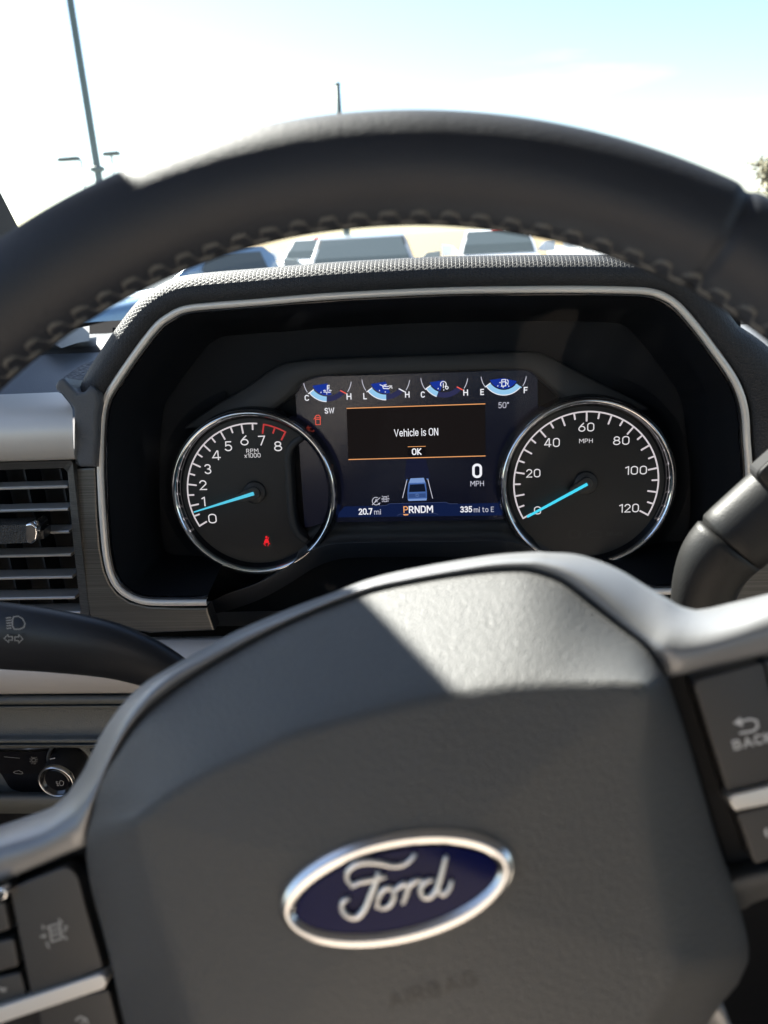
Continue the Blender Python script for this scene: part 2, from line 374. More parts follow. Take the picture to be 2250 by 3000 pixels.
M['lever'] = mat('lever_plastic', (.011, .0108, .0104), .52, bump=[('noise', 1300, .00012)], var=(40, .1))
M['shroud'] = mat('column_plastic', (.030, .032, .037), .45, bump=[('noise', 1200, .0001)])
M['button'] = mat('button_plastic', (.050, .047, .045), .42, bump=[('noise', 1800, .00005)])
M['print'] = mat('pale_print', (.62, .62, .62), .5)
M['print_dim'] = mat('grey_print', (.34, .34, .33), .5)
M['ghost'] = mat('unlit_print', (.034, .034, .036), .5)
M['num'] = glow('dial_numeral', (.86, .84, .86), .86)
M['tick'] = glow('dial_tick', (.80, .74, .77), .80)
M['redtick'] = glow('red_tick', (.52, .05, .05), .9)
M['redicon'] = glow('red_icon', (.85, .02, .03), 1)
M['needle'] = glow('needle_cyan', (.10, .60, .80), 1)
M['needle2'] = glow('needle_bright', (.07, .72, .95), 1)
M['badge_blue'] = mat('badge_enamel', (.0020, .0045, .055), .16, spec=.14)
# ground outside, cars
M['asphalt'] = mat('asphalt', (.10, .10, .10), .9, bump=[('noise', 60, .01)], var=(.6, .2))
M['field'] = mat('dry_grass', (.24, .175, .08), .9, var=(.15, .35))
M['tyre'] = mat('tyre', (.02, .02, .02), .8)
M['carglass'] = mat('car_glass', (.06, .075, .075), .08, coat=.4)
M['pole'] = mat('galvanised', (.16, .19, .17), .6, .3)
M['polepale'] = mat('pale_pole', (.8, .8, .8), .5)
M['bark'] = mat('bark', (.10, .08, .06), .9)
M['twig'] = mat('dry_leaf', (.24, .22, .14), .8)
M['seat'] = mat('seat_cloth', (.40, .35, .30), .85)
M['roof'] = mat('roof_lining', (.22, .225, .235), .9)
M['pillar'] = mat('pillar_trim', (.045, .046, .05), .7)
M['door'] = mat('door_trim', (.10, .099, .098), .7)

# ================================================================== the place outside
def grid_sheet(name, x0, x1, y0, y1, z, mt, kind):
    return mk(name, [V(x0, y0, z), V(x1, y0, z), V(x1, y1, z), V(x0, y1, z)], [(0, 1, 2, 3)], mt, kind=kind)
G0 = -CAMZ
grid_sheet('ground', -900, 900, -900, 1400, G0, M['asphalt'], 'structure')['label'] = 'grey asphalt of the parking lot'
fv, ff = [], []                                # a low bank of dry grass behind the lot, rising away
NX, NY = 60, 14
for j in range(NY):
    for i in range(NX):
        yy = 46 + 10 * j ** 1.75; xx = -220 + 440 * i / (NX - 1)
        fv.append(V(xx * (1 + j * .18), yy, G0 + .02 + .55 * (1 - math.exp(-j * .5)) + .25 * math.sin(xx * .07 + j) * min(1, j * .3)))
for j in range(NY - 1):
    for i in range(NX - 1): a = j * NX + i; ff.append((a, a + 1, a + NX + 1, a + NX))
fo = mk('field', fv, ff, M['field'], smooth=True, kind='structure'); fo['label'] = 'tan dry grass field beyond the parking lot'

def pickup(paint, loc, rz, label, sc=1.0):
    t = thing('parked_pickup', label, 'pickup truck', Vector(loc) + Vector((0, 0, CAMZ)), 'vehicles parked across the lot')
    t.rotation_euler.z = rz; t.scale = (sc, sc, sc)
    def part(name, vs, fs, m, par=None, smooth=False, bev=0):
        me = bpy.data.meshes.new(name); me.from_pydata([tuple(v) for v in vs], [], fs); me.update()
        bm = bmesh.new(); bm.from_mesh(me); bmesh.ops.recalc_face_normals(bm, faces=bm.faces)
        if bev: bmesh.ops.bevel(bm, geom=[e for e in bm.edges if len(e.link_faces) == 2 and e.calc_face_angle() > .3], offset=bev, segments=3, profile=.5, affect='EDGES', clamp_overlap=True); smooth = True
        bm.to_mesh(me); bm.free()
        me.materials.append(m)
        if smooth:
            for p in me.polygons: p.use_smooth = True
        o = bpy.data.objects.new(name, me); COL.objects.link(o); o.parent = par or t; return o
    def secs(name, S, m, par=None):            # loft of cross-sections along y, faces -y towards us
        vs, fs = [], []; n = len(S[0])
        for s in S: vs += s
        for i in range(len(S) - 1):
            for j in range(n):
                a, b = i * n + j, i * n + (j + 1) % n; fs.append((a, b, b + n, a + n))
        fs.append(tuple(range(n))); fs.append(tuple((len(S) - 1) * n + j for j in range(n)))
        return part(name, vs, fs, m, par, bev=.05)
    def sec(y, w, z0, z1, tw): return [(-w, y, z0), (w, y, z0), (w, y, (z0 + z1) * .55), (w * .985, y, z1 - .08), (tw, y, z1), (-tw, y, z1), (-w * .985, y, z1 - .08), (-w, y, (z0 + z1) * .55)]
    secs('body', [sec(-2.85, .88, .45, 1.12, .80), sec(-2.75, .97, .42, 1.20, .86), sec(-1.6, 1.0, .42, 1.28, .88), sec(-1.25, 1.0, .42, 1.30, .90), sec(2.8, 1.0, .45, 1.32, .92), sec(2.95, .96, .5, 1.28, .9)], paint)
    def cs(y, w, z, tw): return [(-w, y, 1.27), (w, y, 1.27), (tw, y, z), (-tw, y, z)]
    secs('cab', [[(-.86, -1.28, 1.27), (.86, -1.28, 1.27), (.85, -1.25, 1.30), (-.85, -1.25, 1.30)], cs(-.95, .88, 1.55, .80), cs(-.42, .90, 1.86, .70), cs(.1, .90, 1.91, .70), cs(.9, .90, 1.88, .69), cs(1.12, .89, 1.72, .72)], paint)
    part('windshield', [(-.78, -1.18, 1.375), (.78, -1.18, 1.375), (.735, -.95, 1.568), (.64, -.48, 1.842), (-.64, -.48, 1.842), (-.735, -.95, 1.568)], [(0, 1, 2, 5), (5, 2, 3, 4)], M['carglass'])
    for s in (-1, 1):
        part('side_window', [(s * .905, -.72, 1.36), (s * .91, .85, 1.36), (s * .735, .78, 1.80), (s * .735, -.33, 1.80)], [(0, 1, 2, 3)], M['carglass'])
        part('headlight', [(s * .52, -2.86, .98), (s * .88, -2.82, .98), (s * .90, -2.80, 1.12), (s * .52, -2.86, 1.10), (s * .52, -2.80, .98), (s * .88, -2.7, .98), (s * .9, -2.7, 1.12), (s * .52, -2.8, 1.1)], [(0, 1, 2, 3), (4, 5, 6, 7), (0, 1, 5, 4), (3, 2, 6, 7)], M['satin_chrome'])
        mir = part('mirror', [(s * 1.02, -.95, 1.36), (s * 1.24, -.92, 1.36), (s * 1.24, -.92, 1.60), (s * 1.02, -.95, 1.58), (s * 1.02, -.85, 1.36), (s * 1.22, -.83, 1.36), (s * 1.22, -.83, 1.6), (s * 1.02, -.85, 1.58), (s * .88, -.9, 1.38), (s * .88, -.86, 1.38), (s * .88, -.9, 1.44), (s * .88, -.86, 1.44)], [(0, 1, 2, 3), (4, 5, 6, 7), (0, 1, 5, 4), (1, 2, 6, 5), (2, 3, 7, 6), (3, 0, 4, 7), (8, 9, 11, 10), (8, 0, 4, 9), (10, 3, 7, 11), (8, 10, 3, 0), (9, 11, 7, 4)], paint)
        for y in (-1.85, 1.95):
            vs, fs = tube_geo([Vector((s * x, y, .39)) for x in (.72, .74, .98, 1.0)], [.36, .39, .39, .36], 20)
            w = part('wheel', vs, fs, M['tyre'], smooth=True)
            vs, fs = tube_geo([Vector((s * x, y, .39)) for x in (.98, 1.005, 1.01)], [.25, .25, .2], 16); part('rim', vs, fs, M['satin_chrome'], w)
    part('grille', [(-.5, -2.87, .78), (.5, -2.87, .78), (.5, -2.87, 1.12), (-.5, -2.87, 1.12), (-.5, -2.8, .78), (.5, -2.8, .78), (.5, -2.8, 1.12), (-.5, -2.8, 1.12)], [(0, 1, 2, 3), (0, 1, 5, 4), (2, 3, 7, 6), (0, 3, 7, 4), (1, 2, 6, 5)], M['matte'])
    secs('bumper', [[(-.98, -2.98, .5), (.98, -2.98, .5), (.98, -2.98, .72), (-.98, -2.98, .72)], [(-1.0, -2.78, .45), (1.0, -2.78, .45), (1.0, -2.78, .76), (-1.0, -2.78, .76)]], M['satin_chrome'])
    if paint is paint_white:
        part('roof_lamp', [(-.13, -.47, 1.862), (.13, -.47, 1.862), (.12, -.40, 1.90), (-.12, -.40, 1.90), (-.13, -.40, 1.855), (.13, -.40, 1.855)], [(0, 1, 2, 3), (0, 1, 5, 4), (0, 3, 4), (1, 2, 5), (2, 3, 4, 5)], M['redlamp'])
    for x_ in (-.8, .8): part('pillar_trim', [(x_ * .985, -1.17, 1.37), (x_ * 1.02, -1.17, 1.36), (x_ * .84, -.47, 1.85), (x_ * .80, -.47, 1.853)], [(0, 1, 2, 3)], M['matte'])
    return t
M['redlamp'] = mat('red_lamp', (.5, .03, .02), .3)
paint_white = mat('car_paint_white', (.80, .80, .80), .25, coat=.6); paint_blue = mat('car_paint_blue', (.20, .31, .44), .25, .2, coat=.6); paint_silver = mat('car_paint_silver', (.36, .38, .39), .28, .5, coat=.6)
pickup(paint_silver, (-1.22, 13.6, G0), R(4), 'silver pickup with pale windshield, in the middle of the gap under the rim')
pickup(paint_white, (1.42, 19.0, G0), R(-3), 'white pickup parked right of the silver one')
pickup(paint_blue, (-3.75, 12.4, G0), R(-35), 'light blue pickup parked left of the silver one', .96)
pickup(paint_white, (4.3, 21.0, G0), R(2), 'white pickup at the far right end of the parked row')
pickup(paint_silver, (-6.4, 12.2, G0), R(12), 'grey pickup seen past the left corner of the cluster hood')
pickup(paint_white, (-3.2, 23.0, G0), R(-8), 'white pickup farther back, between the blue and silver ones')

def pole(name, x, y, h, r0, r1, mt, label, cat_, group=None):
    t = thing(name, label, cat_, V(x, y, G0), group)
    tube('mast', [V(x, y, G0 + h * k / 6) for k in range(7)], [r0 + (r1 - r0) * k / 6 for k in range(7)], mt, t, 12)
    tube('base_plate', [V(x, y, G0), V(x, y, G0 + .35), V(x, y, G0 + .36)], [r0 * 2.4, r0 * 2.2, r0], M['asphalt'], t, 12)
    return t
D1 = 15.0
p = pole('light_pole', -.4095 * D1 + .017, D1, 9.2, .075, .052, M['pole'], 'tall dark light pole rising out of the frame on the left', 'light pole')
tube('collar', [V(-.4095 * D1 + .017, D1, .093 * D1 - .06 + k) for k in (0, .02, .08, .1)], [.07, .13, .13, .07], M['pole'], p, 10)
def head(t, c, hx, mt):
    x, y, z = c
    plate('lamp_head', [V(x - hx, y - .2, z), V(x + hx, y - .2, z), V(x + hx * .92, y - .2, z + .17), V(x - hx * .8, y - .2, z + .15)], Vector((0, -1, 0)), .45, .03, mt, t)
D2 = 40.0
for px, py, hx, lab, off in ((325, 450, .38, 'flat lamp head on a pale pole just right of the tall pole', 0.0), (200, 466, .52, 'slender lamp head on a pale pole left of the tall pole', .62)):
    q = un(px, py, yp(D2)); z = q.z - CAMZ
    t = pole('parking_lamp', q.x + off, D2, z - G0 - .12, .05, .035, M['polepale'], lab, 'lamp post', 'far lamps of the parking lot')
    head(t, (q.x, D2, z - .08), hx, M['pole'])
    tube('bracket', [V(q.x + off, D2, z - .45), V(q.x + off, D2, z - .1), V(q.x + off * .5, D2, z)], [.04, .05, .05], M['pole'], t, 8)
q = un(988, 245, yp(16.0))
p = pole('sign_post', q.x, 16.0, q.z, .085, .045, M['pole'], 'short grey steel post standing above the top of the rim', 'post')
tube('cap', [V(q.x, 16.0, q.z - CAMZ + k) for k in (-.03, 0, .02)], [.055, .055, .03], M['pole'], p, 10)

def tree(name, x, y, h, label, seed):
    rg = random.Random(seed); t = thing(name, label, 'tree', V(x, y, G0), 'trees at the edge of the lot')
    vs, fs = [], []; tips = []
    def limb(a, d, L, r, lev):
        pts = [a]; dd = d.copy()
        for k in range(4):
            dd = (dd + Vector((rg.uniform(-.25, .25), rg.uniform(-.25, .25), rg.uniform(-.05, .2)))).normalized(); pts.append(pts[-1] + dd * (L / 4))
        tube_geo(pts, [r * (1 - .17 * k) for k in range(5)], 6, vs, fs)
        if lev == 0: tips.extend(pts[2:]); return
        for k in range(4):
            b = pts[1 + k % 4]; nd = (dd + Vector((rg.uniform(-1, 1), rg.uniform(-1, 1), rg.uniform(.0, .8)))).normalized(); limb(b, nd, L * .62, r * .5, lev - 1)
    limb(V(x, y, G0), Vector((0, 0, 1)), h * .5, h * .03, 3)
    mk('trunk', vs, fs, M['bark'], t, True)
    lv, lf = [], []
    for c in tips:
        for k in range(16):
            o = c + Vector((rg.gauss(0, .3), rg.gauss(0, .3), rg.gauss(0, .25))); a = Vector((rg.uniform(-1, 1), rg.uniform(-1, 1), rg.uniform(-1, 1))).normalized() * .16; b = a.orthogonal().normalized() * .1
            i = len(lv); lv += [o - a, o + b, o + a, o - b]; lf.append((i, i + 1, i + 2, i + 3))
    mk('crown', lv, lf, M['twig'], t, kind='stuff')
tree('tree', 22.2, 52, 5.2, 'thin leafed tree standing at the right edge of the picture', 3)
tree('tree', 27.5, 58, 5.0, 'larger tree behind the one at the right edge', 5)
tree('tree', -25.5, 62, 6.2, 'hazy tree behind the foot of the tall light pole', 9)

# ================================================================== the cab round the driver
cab = thing('pickup_cab', 'dark cab shell of the truck round the driver, pillar at left edge', 'truck cab', V(0, 0, -1.1))
PB, PT = V(-.40, .80, .02), V(-.25, .27, .38)            # inner edge of the near pillar
po = Vector((-.085, -.02, -.01)); pdp = Vector((-.02, -.03, -.05))
def pillar(b, t_, o, d, nm='pillar'):
    b = b + (b - t_) * .25
    rings = []
    for k in range(9):
        c = b.lerp(t_, k / 8); rings.append([c, c + o * .5 + Vector((0, .012, .012)), c + o, c + o + d, c + o * .4 + d * 1.1, c + d * .5])
    return loft(nm, rings, M['pillar'], cab, closed=True, smooth=False, capped=True)
pillar(PB, PT, po, pdp)
mirx = lambda v: Vector((.75 - v.x, v.y, v.z))
pillar(mirx(PB) + Vector((.1, 0, 0)), mirx(PT) + Vector((.1, 0, 0)), Vector((.085, -.02, -.01)), Vector((.02, -.03, -.05)))
# windshield, with its dark printed border
rows = []
for k in range(9):
    w = -.34 + 1.34 * k / 8; l = PB.lerp(PT, w) + Vector((-.03, .01, .014)); r_ = mirx(PB).lerp(mirx(PT), w) + Vector((.13, .01, .014))
    rows.append([l.lerp(r_, j / 16) + Vector((0, .10 * math.sin(math.pi * j / 16), .0)) for j in range(17)])
M['wind'] = glass('windshield_glass', (.93, .965, .955), .55)
loft('windshield', rows, M['wind'], cab)
rows2 = []
for k in range(3):
    w = -.29 - k * .10; l = PB.lerp(PT, w); r_ = mirx(PB).lerp(mirx(PT), w) + Vector((.1, 0, 0))
    rows2.append([l.lerp(r_, j / 16) + Vector((0, .10 * math.sin(math.pi * j / 16), 0)) for j in range(17)])
loft('windshield_border', rows2, M['gloss'], cab)
def box(name, a, b, mt, parent, bev=.01):
    x0, y0, z0 = a; x1, y1, z1 = b
    return plate(name, [V(x0, y0, z1), V(x1, y0, z1), V(x1, y1, z1), V(x0, y1, z1)], Vector((0, 0, 1)), z1 - z0, bev, mt, parent)
loft('roof_header', [[V(x, y, z) for x in (-.40, -.2, .1, .4, .8, 1.18)] for y, z in ((.401, .3055), (.393, .2975), (.386, .300), (.36, .315), (.25, .375), (.23, .395))], M['roof'], cab)
loft('roof', [[V(-.36, .25, .36), V(-.2, .27, .40), V(.4, .34, .41), V(.95, .27, .40), V(1.12, .25, .36)], [V(-.42, .0, .42), V(-.2, .0, .47), V(.4, .0, .49), V(.95, .0, .47), V(1.16, .0, .42)], [V(-.44, -1.2, .42), V(-.2, -1.2, .48), V(.4, -1.2, .5), V(.95, -1.2, .48), V(1.18, -1.2, .42)], [V(-.40, -1.75, .34), V(-.2, -1.8, .40), V(.4, -1.8, .42), V(.95, -1.8, .40), V(1.14, -1.75, .34)]], M['roof'], cab)
for s, x in ((-1, -.52), (1, 1.27)):
    plate('door_panel', [V(x, -1.7, -.22), V(x, .85, -.16), V(x, .85, -1.05), V(x, -1.7, -1.05)], Vector((-s, 0, 0)), .08, .02, M['door'], cab)
    plate('door_pillar', [V(x + .03 * -s, -.62, -.25), V(x + .03 * -s, -.46, -.25), V(x + .1 * -s, -.5, .43), V(x + .1 * -s, -.62, .43)], Vector((-s, 0, 0)), .06, .01, M['door'], cab)
plate('rear_wall', [V(-.52, -1.78, -1.05), V(1.27, -1.78, -1.05), V(1.27, -1.78, -.1), V(-.52, -1.78, -.1)], Vector((0, 1, 0)), .08, .02, M['door'], cab)
box('floor', (-.56, -1.8, -1.12), (1.3, 1.0, -1.05), M['door'], cab)
box('firewall', (-.56, .62, -1.05), (1.3, 1.0, -.30), M['void'], cab)
for x, lab in ((0.0, 'pale cloth driver seat facing the steering wheel'), (.76, 'pale cloth passenger seat beside the driver')):
    s = thing('front_seat', lab, 'seat', V(x, -.45, -1.05), 'front seats of the cab')
    loft('cushion', [[V(x + a * .27, y, z - .05 * abs(a) ** 3 + .03 * abs(a)) for a in (-1, -.6, 0, .6, 1)] for y, z in ((.02, -.72), (.0, -.62), (-.25, -.60), (-.5, -.63))], M['seat'], s)
    loft('backrest', [[V(x + a * .26, y + .05 * abs(a), z) for a in (-1, -.6, 0, .6, 1)] for y, z in ((-.46, -.66), (-.50, -.4), (-.58, -.1), (-.64, .03), (-.72, .03), (-.70, -.6))], M['seat'], s)
    loft('headrest', [[V(x + a * .13, y, z) for a in (-1, -.5, .5, 1)] for y, z in ((-.62, .08), (-.60, .16), (-.64, .25), (-.72, .24), (-.72, .08))], M['seat'], s)

# ================================================================== dashboard
dash = thing('dashboard', 'dark dashboard with silver trim bar, air vent and padded lower panels', 'dashboard', V(-.1, .6, -.6))
XL = Vector((-.32, 0, 0))
def xrows(name, prof, mt, x0=-.60, x1=.55, sm=True, parent=None, nx=14):
    """a moulding running across the cab; profile given as (pixel row at the left edge of the picture, depth)"""
    rows = []
    for py, Y in prof:
        q = un(0, py, yp(Y)); rows.append([Vector((x0 + (x1 - x0) * i / (nx - 1), q.y, q.z)) for i in range(nx)])
    return loft(name, rows, mt, parent or dash, smooth=sm)
def xrail(name, prof, mt, parent=None, L=.34, sm=True):
    """the same, ending on the right at the given pixels"""
    ends = [un(px, py, yp(Y)) for px, py, Y in prof]
    rows = [[e, e - Vector((.004, 0, 0)), e + Vector((-L * .3, 0, 0)), e + Vector((-L * .6, 0, 0)), e + Vector((-L, 0, 0))] for e in ends]
    return loft(name, rows, mt, parent or dash, smooth=sm)
# top of the dash, from behind the trim bar to the foot of the windshield
rows = []
for k, (Y, z) in enumerate(((.468, -.118), (.475, -.113), (.50, -.106), (.56, -.092), (.64, -.084), (.72, -.080), (.80, -.086), (.97, -.100))):
    rows.append([V(-.56 + .30 * i / 24, Y, z) for i in range(25)])
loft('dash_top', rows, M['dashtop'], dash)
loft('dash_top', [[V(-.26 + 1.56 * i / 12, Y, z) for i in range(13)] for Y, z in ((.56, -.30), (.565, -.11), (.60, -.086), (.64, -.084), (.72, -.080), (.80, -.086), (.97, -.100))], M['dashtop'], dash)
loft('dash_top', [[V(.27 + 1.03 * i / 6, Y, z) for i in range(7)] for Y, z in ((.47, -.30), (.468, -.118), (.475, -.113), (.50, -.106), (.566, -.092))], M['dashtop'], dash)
loft('dark_dash_strip', [[V(-.335 + 1.5 * i / 10, Y, z) for i in range(11)] for Y, z in ((.655, -.0835), (.66, -.0785), (.72, -.0765), (.80, -.083), (.86, -.088))], M['mask'], dash)  # dark strip added to cover dash top that sunlight turns white
rows = [[un(x, y, (V(0, .62, -.072), Vector((0, -.05, 1)).normalized())) for x, y in l] for l in ([(120, 985), (190, 965), (262, 955)], [(180, 1020), (225, 1005), (262, 998)])]
loft('speaker_grille', rows, M['mask'], dash)
# silver trim bar with its soft front edge
xrail('trim_bar', [(170, 1149, .492), (180, 1153, .478), (205, 1184, .462), (212, 1200, .456), (213, 1232, .4505), (214, 1268, .4475), (216, 1310, .449), (218, 1338, .451), (219, 1345, .455), (219, 1347, .475)], M['silver'])
# corner piece in leather where the hood meets the bar, and the ribbed tray behind it
YW = .452
wing = [(262, 1128), (246, 1146), (226, 1151), (205, 1132), (183, 1106), (168, 1112), (158, 1130), (162, 1142), (181, 1154), (200, 1178), (213, 1197), (215, 1247), (219, 1329), (224, 1352), (232, 1367), (278, 1368), (281, 1300), (283, 1220), (289, 1180), (284, 1150)]
plate('corner_pad', up_(wing, yp(YW)), Vector((0, -1, .25)).normalized(), .035, .007, M['dash'], dash, 4, True)
rows = [up_(l, (V(0, .49, -.108), Vector((0, -.45, 1)).normalized())) for l in ([(186, 1104), (235, 1072), (310, 1040)], [(205, 1128), (250, 1105), (300, 1075)], [(228, 1150), (262, 1132), (290, 1108)])]
loft('ribbed_tray', rows, M['perf'], dash)

# air vent
vent = plate('air_vent', up_([(-560, 1375), (212, 1348), (236, 1574), (262, 1799), (268, 1850), (-560, 1900)], yp(.500)), Vector((0, -1, 0)), .01, 0, M['void'], dash)
fo_ = [(206, 1349), (213, 1356), (236, 1574), (262, 1799), (270, 1850)]; fi_ = [(186, 1371), (198, 1383), (213, 1574), (237, 1797), (245, 1850)]
vo, vi = up_(fo_, yp(.4575)), up_(fi_, yp(.4595)); vo2 = [p + Vector((0, .03, 0)) for p in vo]; vi2 = [p + Vector((0, .040, 0)) for p in vi]
vo = [vo[0] + XL * 1.4] + vo; vi = [vi[0] + XL * 1.4] + vi; vo2 = [vo2[0] + XL * 1.4] + vo2; vi2 = [vi2[0] + XL * 1.4] + vi2
loft('frame', [vo2, vo, vi, vi2], M['ventframe'], vent, smooth=False)
c6 = crop(0, 1250, .4521)
slat_me = None
for k, (sx, sy) in enumerate(((439, 386), (442, 533), (449, 680), (461, 828), (470, 972), (487, 1106), (522, 1203))):
    e = un(*c6(sx, sy), yp(.462))
    pr = [(0, .0008), (-.0006, .0002), (-.0006, -.0005), (0, -.0012), (.012, -.0016), (.016, -.0008), (.012, .0004)]
    rg = [[e + Vector((dx, a, b)) for a, b in pr] for dx in (0, -.12, -.28)]
    loft('slat', rg, M['slat'], vent, closed=True, smooth=False, capped=True)
for vx in (-.168, -.193, -.218, -.243, -.268):
    e = un(199, 1372, yp(.478)); e2 = un(240, 1800, yp(.478))
    x = e.x + vx + .163
    plate('vane', [Vector((x, .478, e.z)), Vector((x, .478, e2.z - .02)), Vector((x, .497, e2.z - .02)), Vector((x, .497, e.z))], Vector((1, 0, 0)), .0013, 0, M['stalk'], vent)
# thumb knob of the vent
kn = [(.0, .0), (0, 0)]
kp = up_(rnd([(-260, 1550), (76, 1537), (90, 1545), (98, 1562), (96, 1580), (82, 1591), (-260, 1606)], 5), yp(.447))
M['knurl'] = mat('knurled', (.045, .045, .044), .45, bump=[('voronoi', 900, .0010)])
knob = plate('knob', kp, Vector((0, -1, 0)), .014, .003, M['knurl'], vent, 3, True)
c_ = rnd([(74, 1536), (92, 1533), (106, 1545), (109, 1562), (104, 1585), (92, 1594), (78, 1592), (72, 1566)], 6)
plate('knob_cap', up_(c_, yp(.4455)), Vector((0, -1, 0)), .016, .0035, M['chrome'], vent, 4, True)
plate('knob_tab', up_([(108, 1556), (128, 1553), (128, 1580), (108, 1584)], yp(.452)), Vector((0, -1, 0)), .01, .001, M['stalk'], vent)

# brushed dark panels round the cluster
bp = rnd([(221, 1372), (279, 1369)], 0) if False else [(221, 1373), (279, 1370), (282, 1440), (285, 1520), (293, 1610), (305, 1672), (322, 1712), (345, 1742), (380, 1765), (434, 1778), (520, 1781), (607, 1781), (612, 1800), (628, 1847), (438, 1855), (350, 1838), (275, 1818), (262, 1799), (252, 1740), (243, 1660), (233, 1540), (226, 1450)]
plate('brushed_panel', up_(bp, bz(-.004)), BN, .012, .0012, M['brushed'], dash)
bp2 = [(2203, 1350), (2560, 1320), (2560, 1830), (1830, 1858), (1840, 1756), (1960, 1752), (2060, 1746), (2130, 1722), (2170, 1690), (2196, 1640), (2208, 1560), (2206, 1450)]
plate('brushed_panel', up_(bp2, bz(-.004)), BN, .012, .0012, M['brushed'], dash)
# lower silver trim, padded knee panel
xrows('lower_trim', [(1872, .470), (1879, .456), (1884, .4505), (1905, .446), (1922, .442), (1932, .4405), (1960, .437), (2000, .436), (2026, .438), (2033, .441), (2035, .452)], M['silver'])
xrows('knee_panel', [(2035, .4515), (2037, .444), (2043, .440), (2051, .4375), (2058, .4385), (2063, .441), (2066, .4455), (2067, .4475), (2068.5, .4425), (2070.5, .4405), (2073, .4405), (2075, .4415), (2077, .4455), (2081, .4475), (2110, .4475), (2150, .4475), (2157, .4465), (2163, .4425), (2169, .4405), (2175, .4415), (2179, .4445), (2181, .445), (2182, .441), (2184, .4398), (2186, .4412), (2190, .450), (2192, .462)], M['knee'])
xrows('switch_recess', [(2188, .468), (2200, .4635), (2340, .4610)], M['knee'])
sw = rnd([(-120, 2200), (60, 2203), (330, 2196), (330, 2330), (70, 2322), (30, 2312), (0, 2262), (-60, 2215)], 14)
swp = plate('switch_panel', up_(sw, yp(.4585)), Vector((0, -1, 0)), .006, .0008, M['gloss'], dash)
xrows('lower_skirt', [(2318, .462), (2324, .452), (2332, .446), (2345, .444), (2362, .449), (2376, .462), (2385, .50)], M['knee'])
xrows('footwell_shade_panel', [(2372, .49), (2420, .50), (2700, .60), (3600, .70)], M['void'])  # near-black sheet, the shade of the footwell put into its colour
# headlamp knob on the switch panel
kc = un(164, 2291, yp(.434)); KR = .0129
def disc(c, r, n=40): return [c + Vector((r * math.cos(2 * math.pi * k / n), 0, r * math.sin(2 * math.pi * k / n))) for k in range(n)]
def lathe_y(name, prof, mt, parent, c, n=48, cap=True):
    rings = [disc(c + Vector((0, dy, 0)), r, n) for r, dy in prof]
    return loft(name, rings, mt, parent, closed=True, capped=cap)
lathe_y('headlamp_knob', [(KR * 1.10, .026), (KR * 1.06, .020), (KR * 1.0, .004), (KR * .98, .002)], M['stalk'], swp, kc)
lathe_y('knob_ring', [(KR * .985, .0030), (KR * 1.01, .0012), (KR * 1.0, -.0004), (KR * .94, -.0012), (KR * .90, -.0004), (KR * .89, .002)], M['satin_chrome'], swp, kc, cap=False)
lathe_y('knob_face', [(KR * .90, .0012), (KR * .6, .0009), (KR * .02, .0008)], M['gloss'], swp, kc)
lathe_y('knob_surround', [(KR * 1.45, .030), (KR * 1.36, .022), (KR * 1.24, .0215), (KR * 1.18, .030)], M['knee'], swp, kc, cap=False)
c8 = crop(0, 1900, .3014)
L = lambda c, pts: [c(*p) for p in pts]
kpl = yp(.4346)
strokes('fog_lamp_icon', [L(c8, [(585, 1285), (600, 1284), (615, 1295), (620, 1310), (612, 1328), (596, 1334), (586, 1332), (577, 1308), (585, 1285)]), L(c8, [(540, 1300), (566, 1296)]), L(c8, [(545, 1315), (570, 1312)]), L(c8, [(552, 1332), (576, 1328)]), L(c8, [(548, 1290), (552, 1308), (562, 1322), (566, 1338)])], 1.5, kpl, M['print_dim'], swp)
spl = yp(.4578)
strokes('lamp_icon', [arc(*c8(327, 1085), 5.5, 0, 360, 18)] + [L(c8, [(327 + 27 * math.cos(R(a)), 1085 - 27 * math.sin(R(a))), (327 + 42 * math.cos(R(a)), 1085 - 42 * math.sin(R(a)))]) for a in (-60, -25, 10, 45, 125, 160, 200, 240, 280)] + [L(c8, [(310, 1060), (312, 1065), (335, 1060), (330, 1072)])], 1.3, spl, M['print_dim'], swp)
strokes('cargo_lamp_icon', [L(c8, [(130, 1205), (150, 1192), (170, 1190), (185, 1183), (195, 1195), (215, 1200), (222, 1212), (208, 1220), (150, 1214), (130, 1205)])], 1.3, spl, M['print_dim'], swp)
strokes('knob_mark', [L(c8, [(484, 1074), (534, 1066)])], 2.0, yp(.4325), M['print'], swp)
strokes('panel_line', [L(c8, [(40, 1052), (190, 1066)])], 1.2, spl, M['print_dim'], swp)

# ================================================================== instrument cluster
clu = thing('instrument_cluster', 'instrument cluster with two chrome ringed dials and a lit screen under a hood', 'instrument cluster', V(0, .50, -.26))
BZ = [(606, 1765), (520, 1766), (434, 1764), (389, 1752), (353, 1729), (328, 1693), (312, 1634), (301, 1521), (294, 1386), (294, 1300), (297, 1238), (303, 1193), (316, 1157), (353, 1098), (407, 1021), (461, 953), (497, 926), (533, 908), (588, 899), (750, 886), (931, 871), (1125, 860), (1315, 852), (1500, 849), (1681, 848), (1816, 850), (1898, 854), (1943, 867), (1984, 894), (2033, 948), (2088, 1020), (2142, 1097), (2169, 1152), (2183, 1210), (2188, 1290), (2194, 1372), (2196, 1480), (2190, 1580), (2170, 1660), (2135, 1705), (2080, 1726), (1984, 1732), (1907, 1734), (1800, 1738)]
NB = 240
bpath = cat(up_(BZ, bz(0)), NB)
def inplane(path, n):
    out = []
    for i, p in enumerate(path):
        t = (path[min(i + 1, len(path) - 1)] - path[max(i - 1, 0)]).normalized(); out.append(n.cross(t).normalized())
    return out
bo = inplane(bpath, BN)
cen = sum(bpath, Vector()) / NB
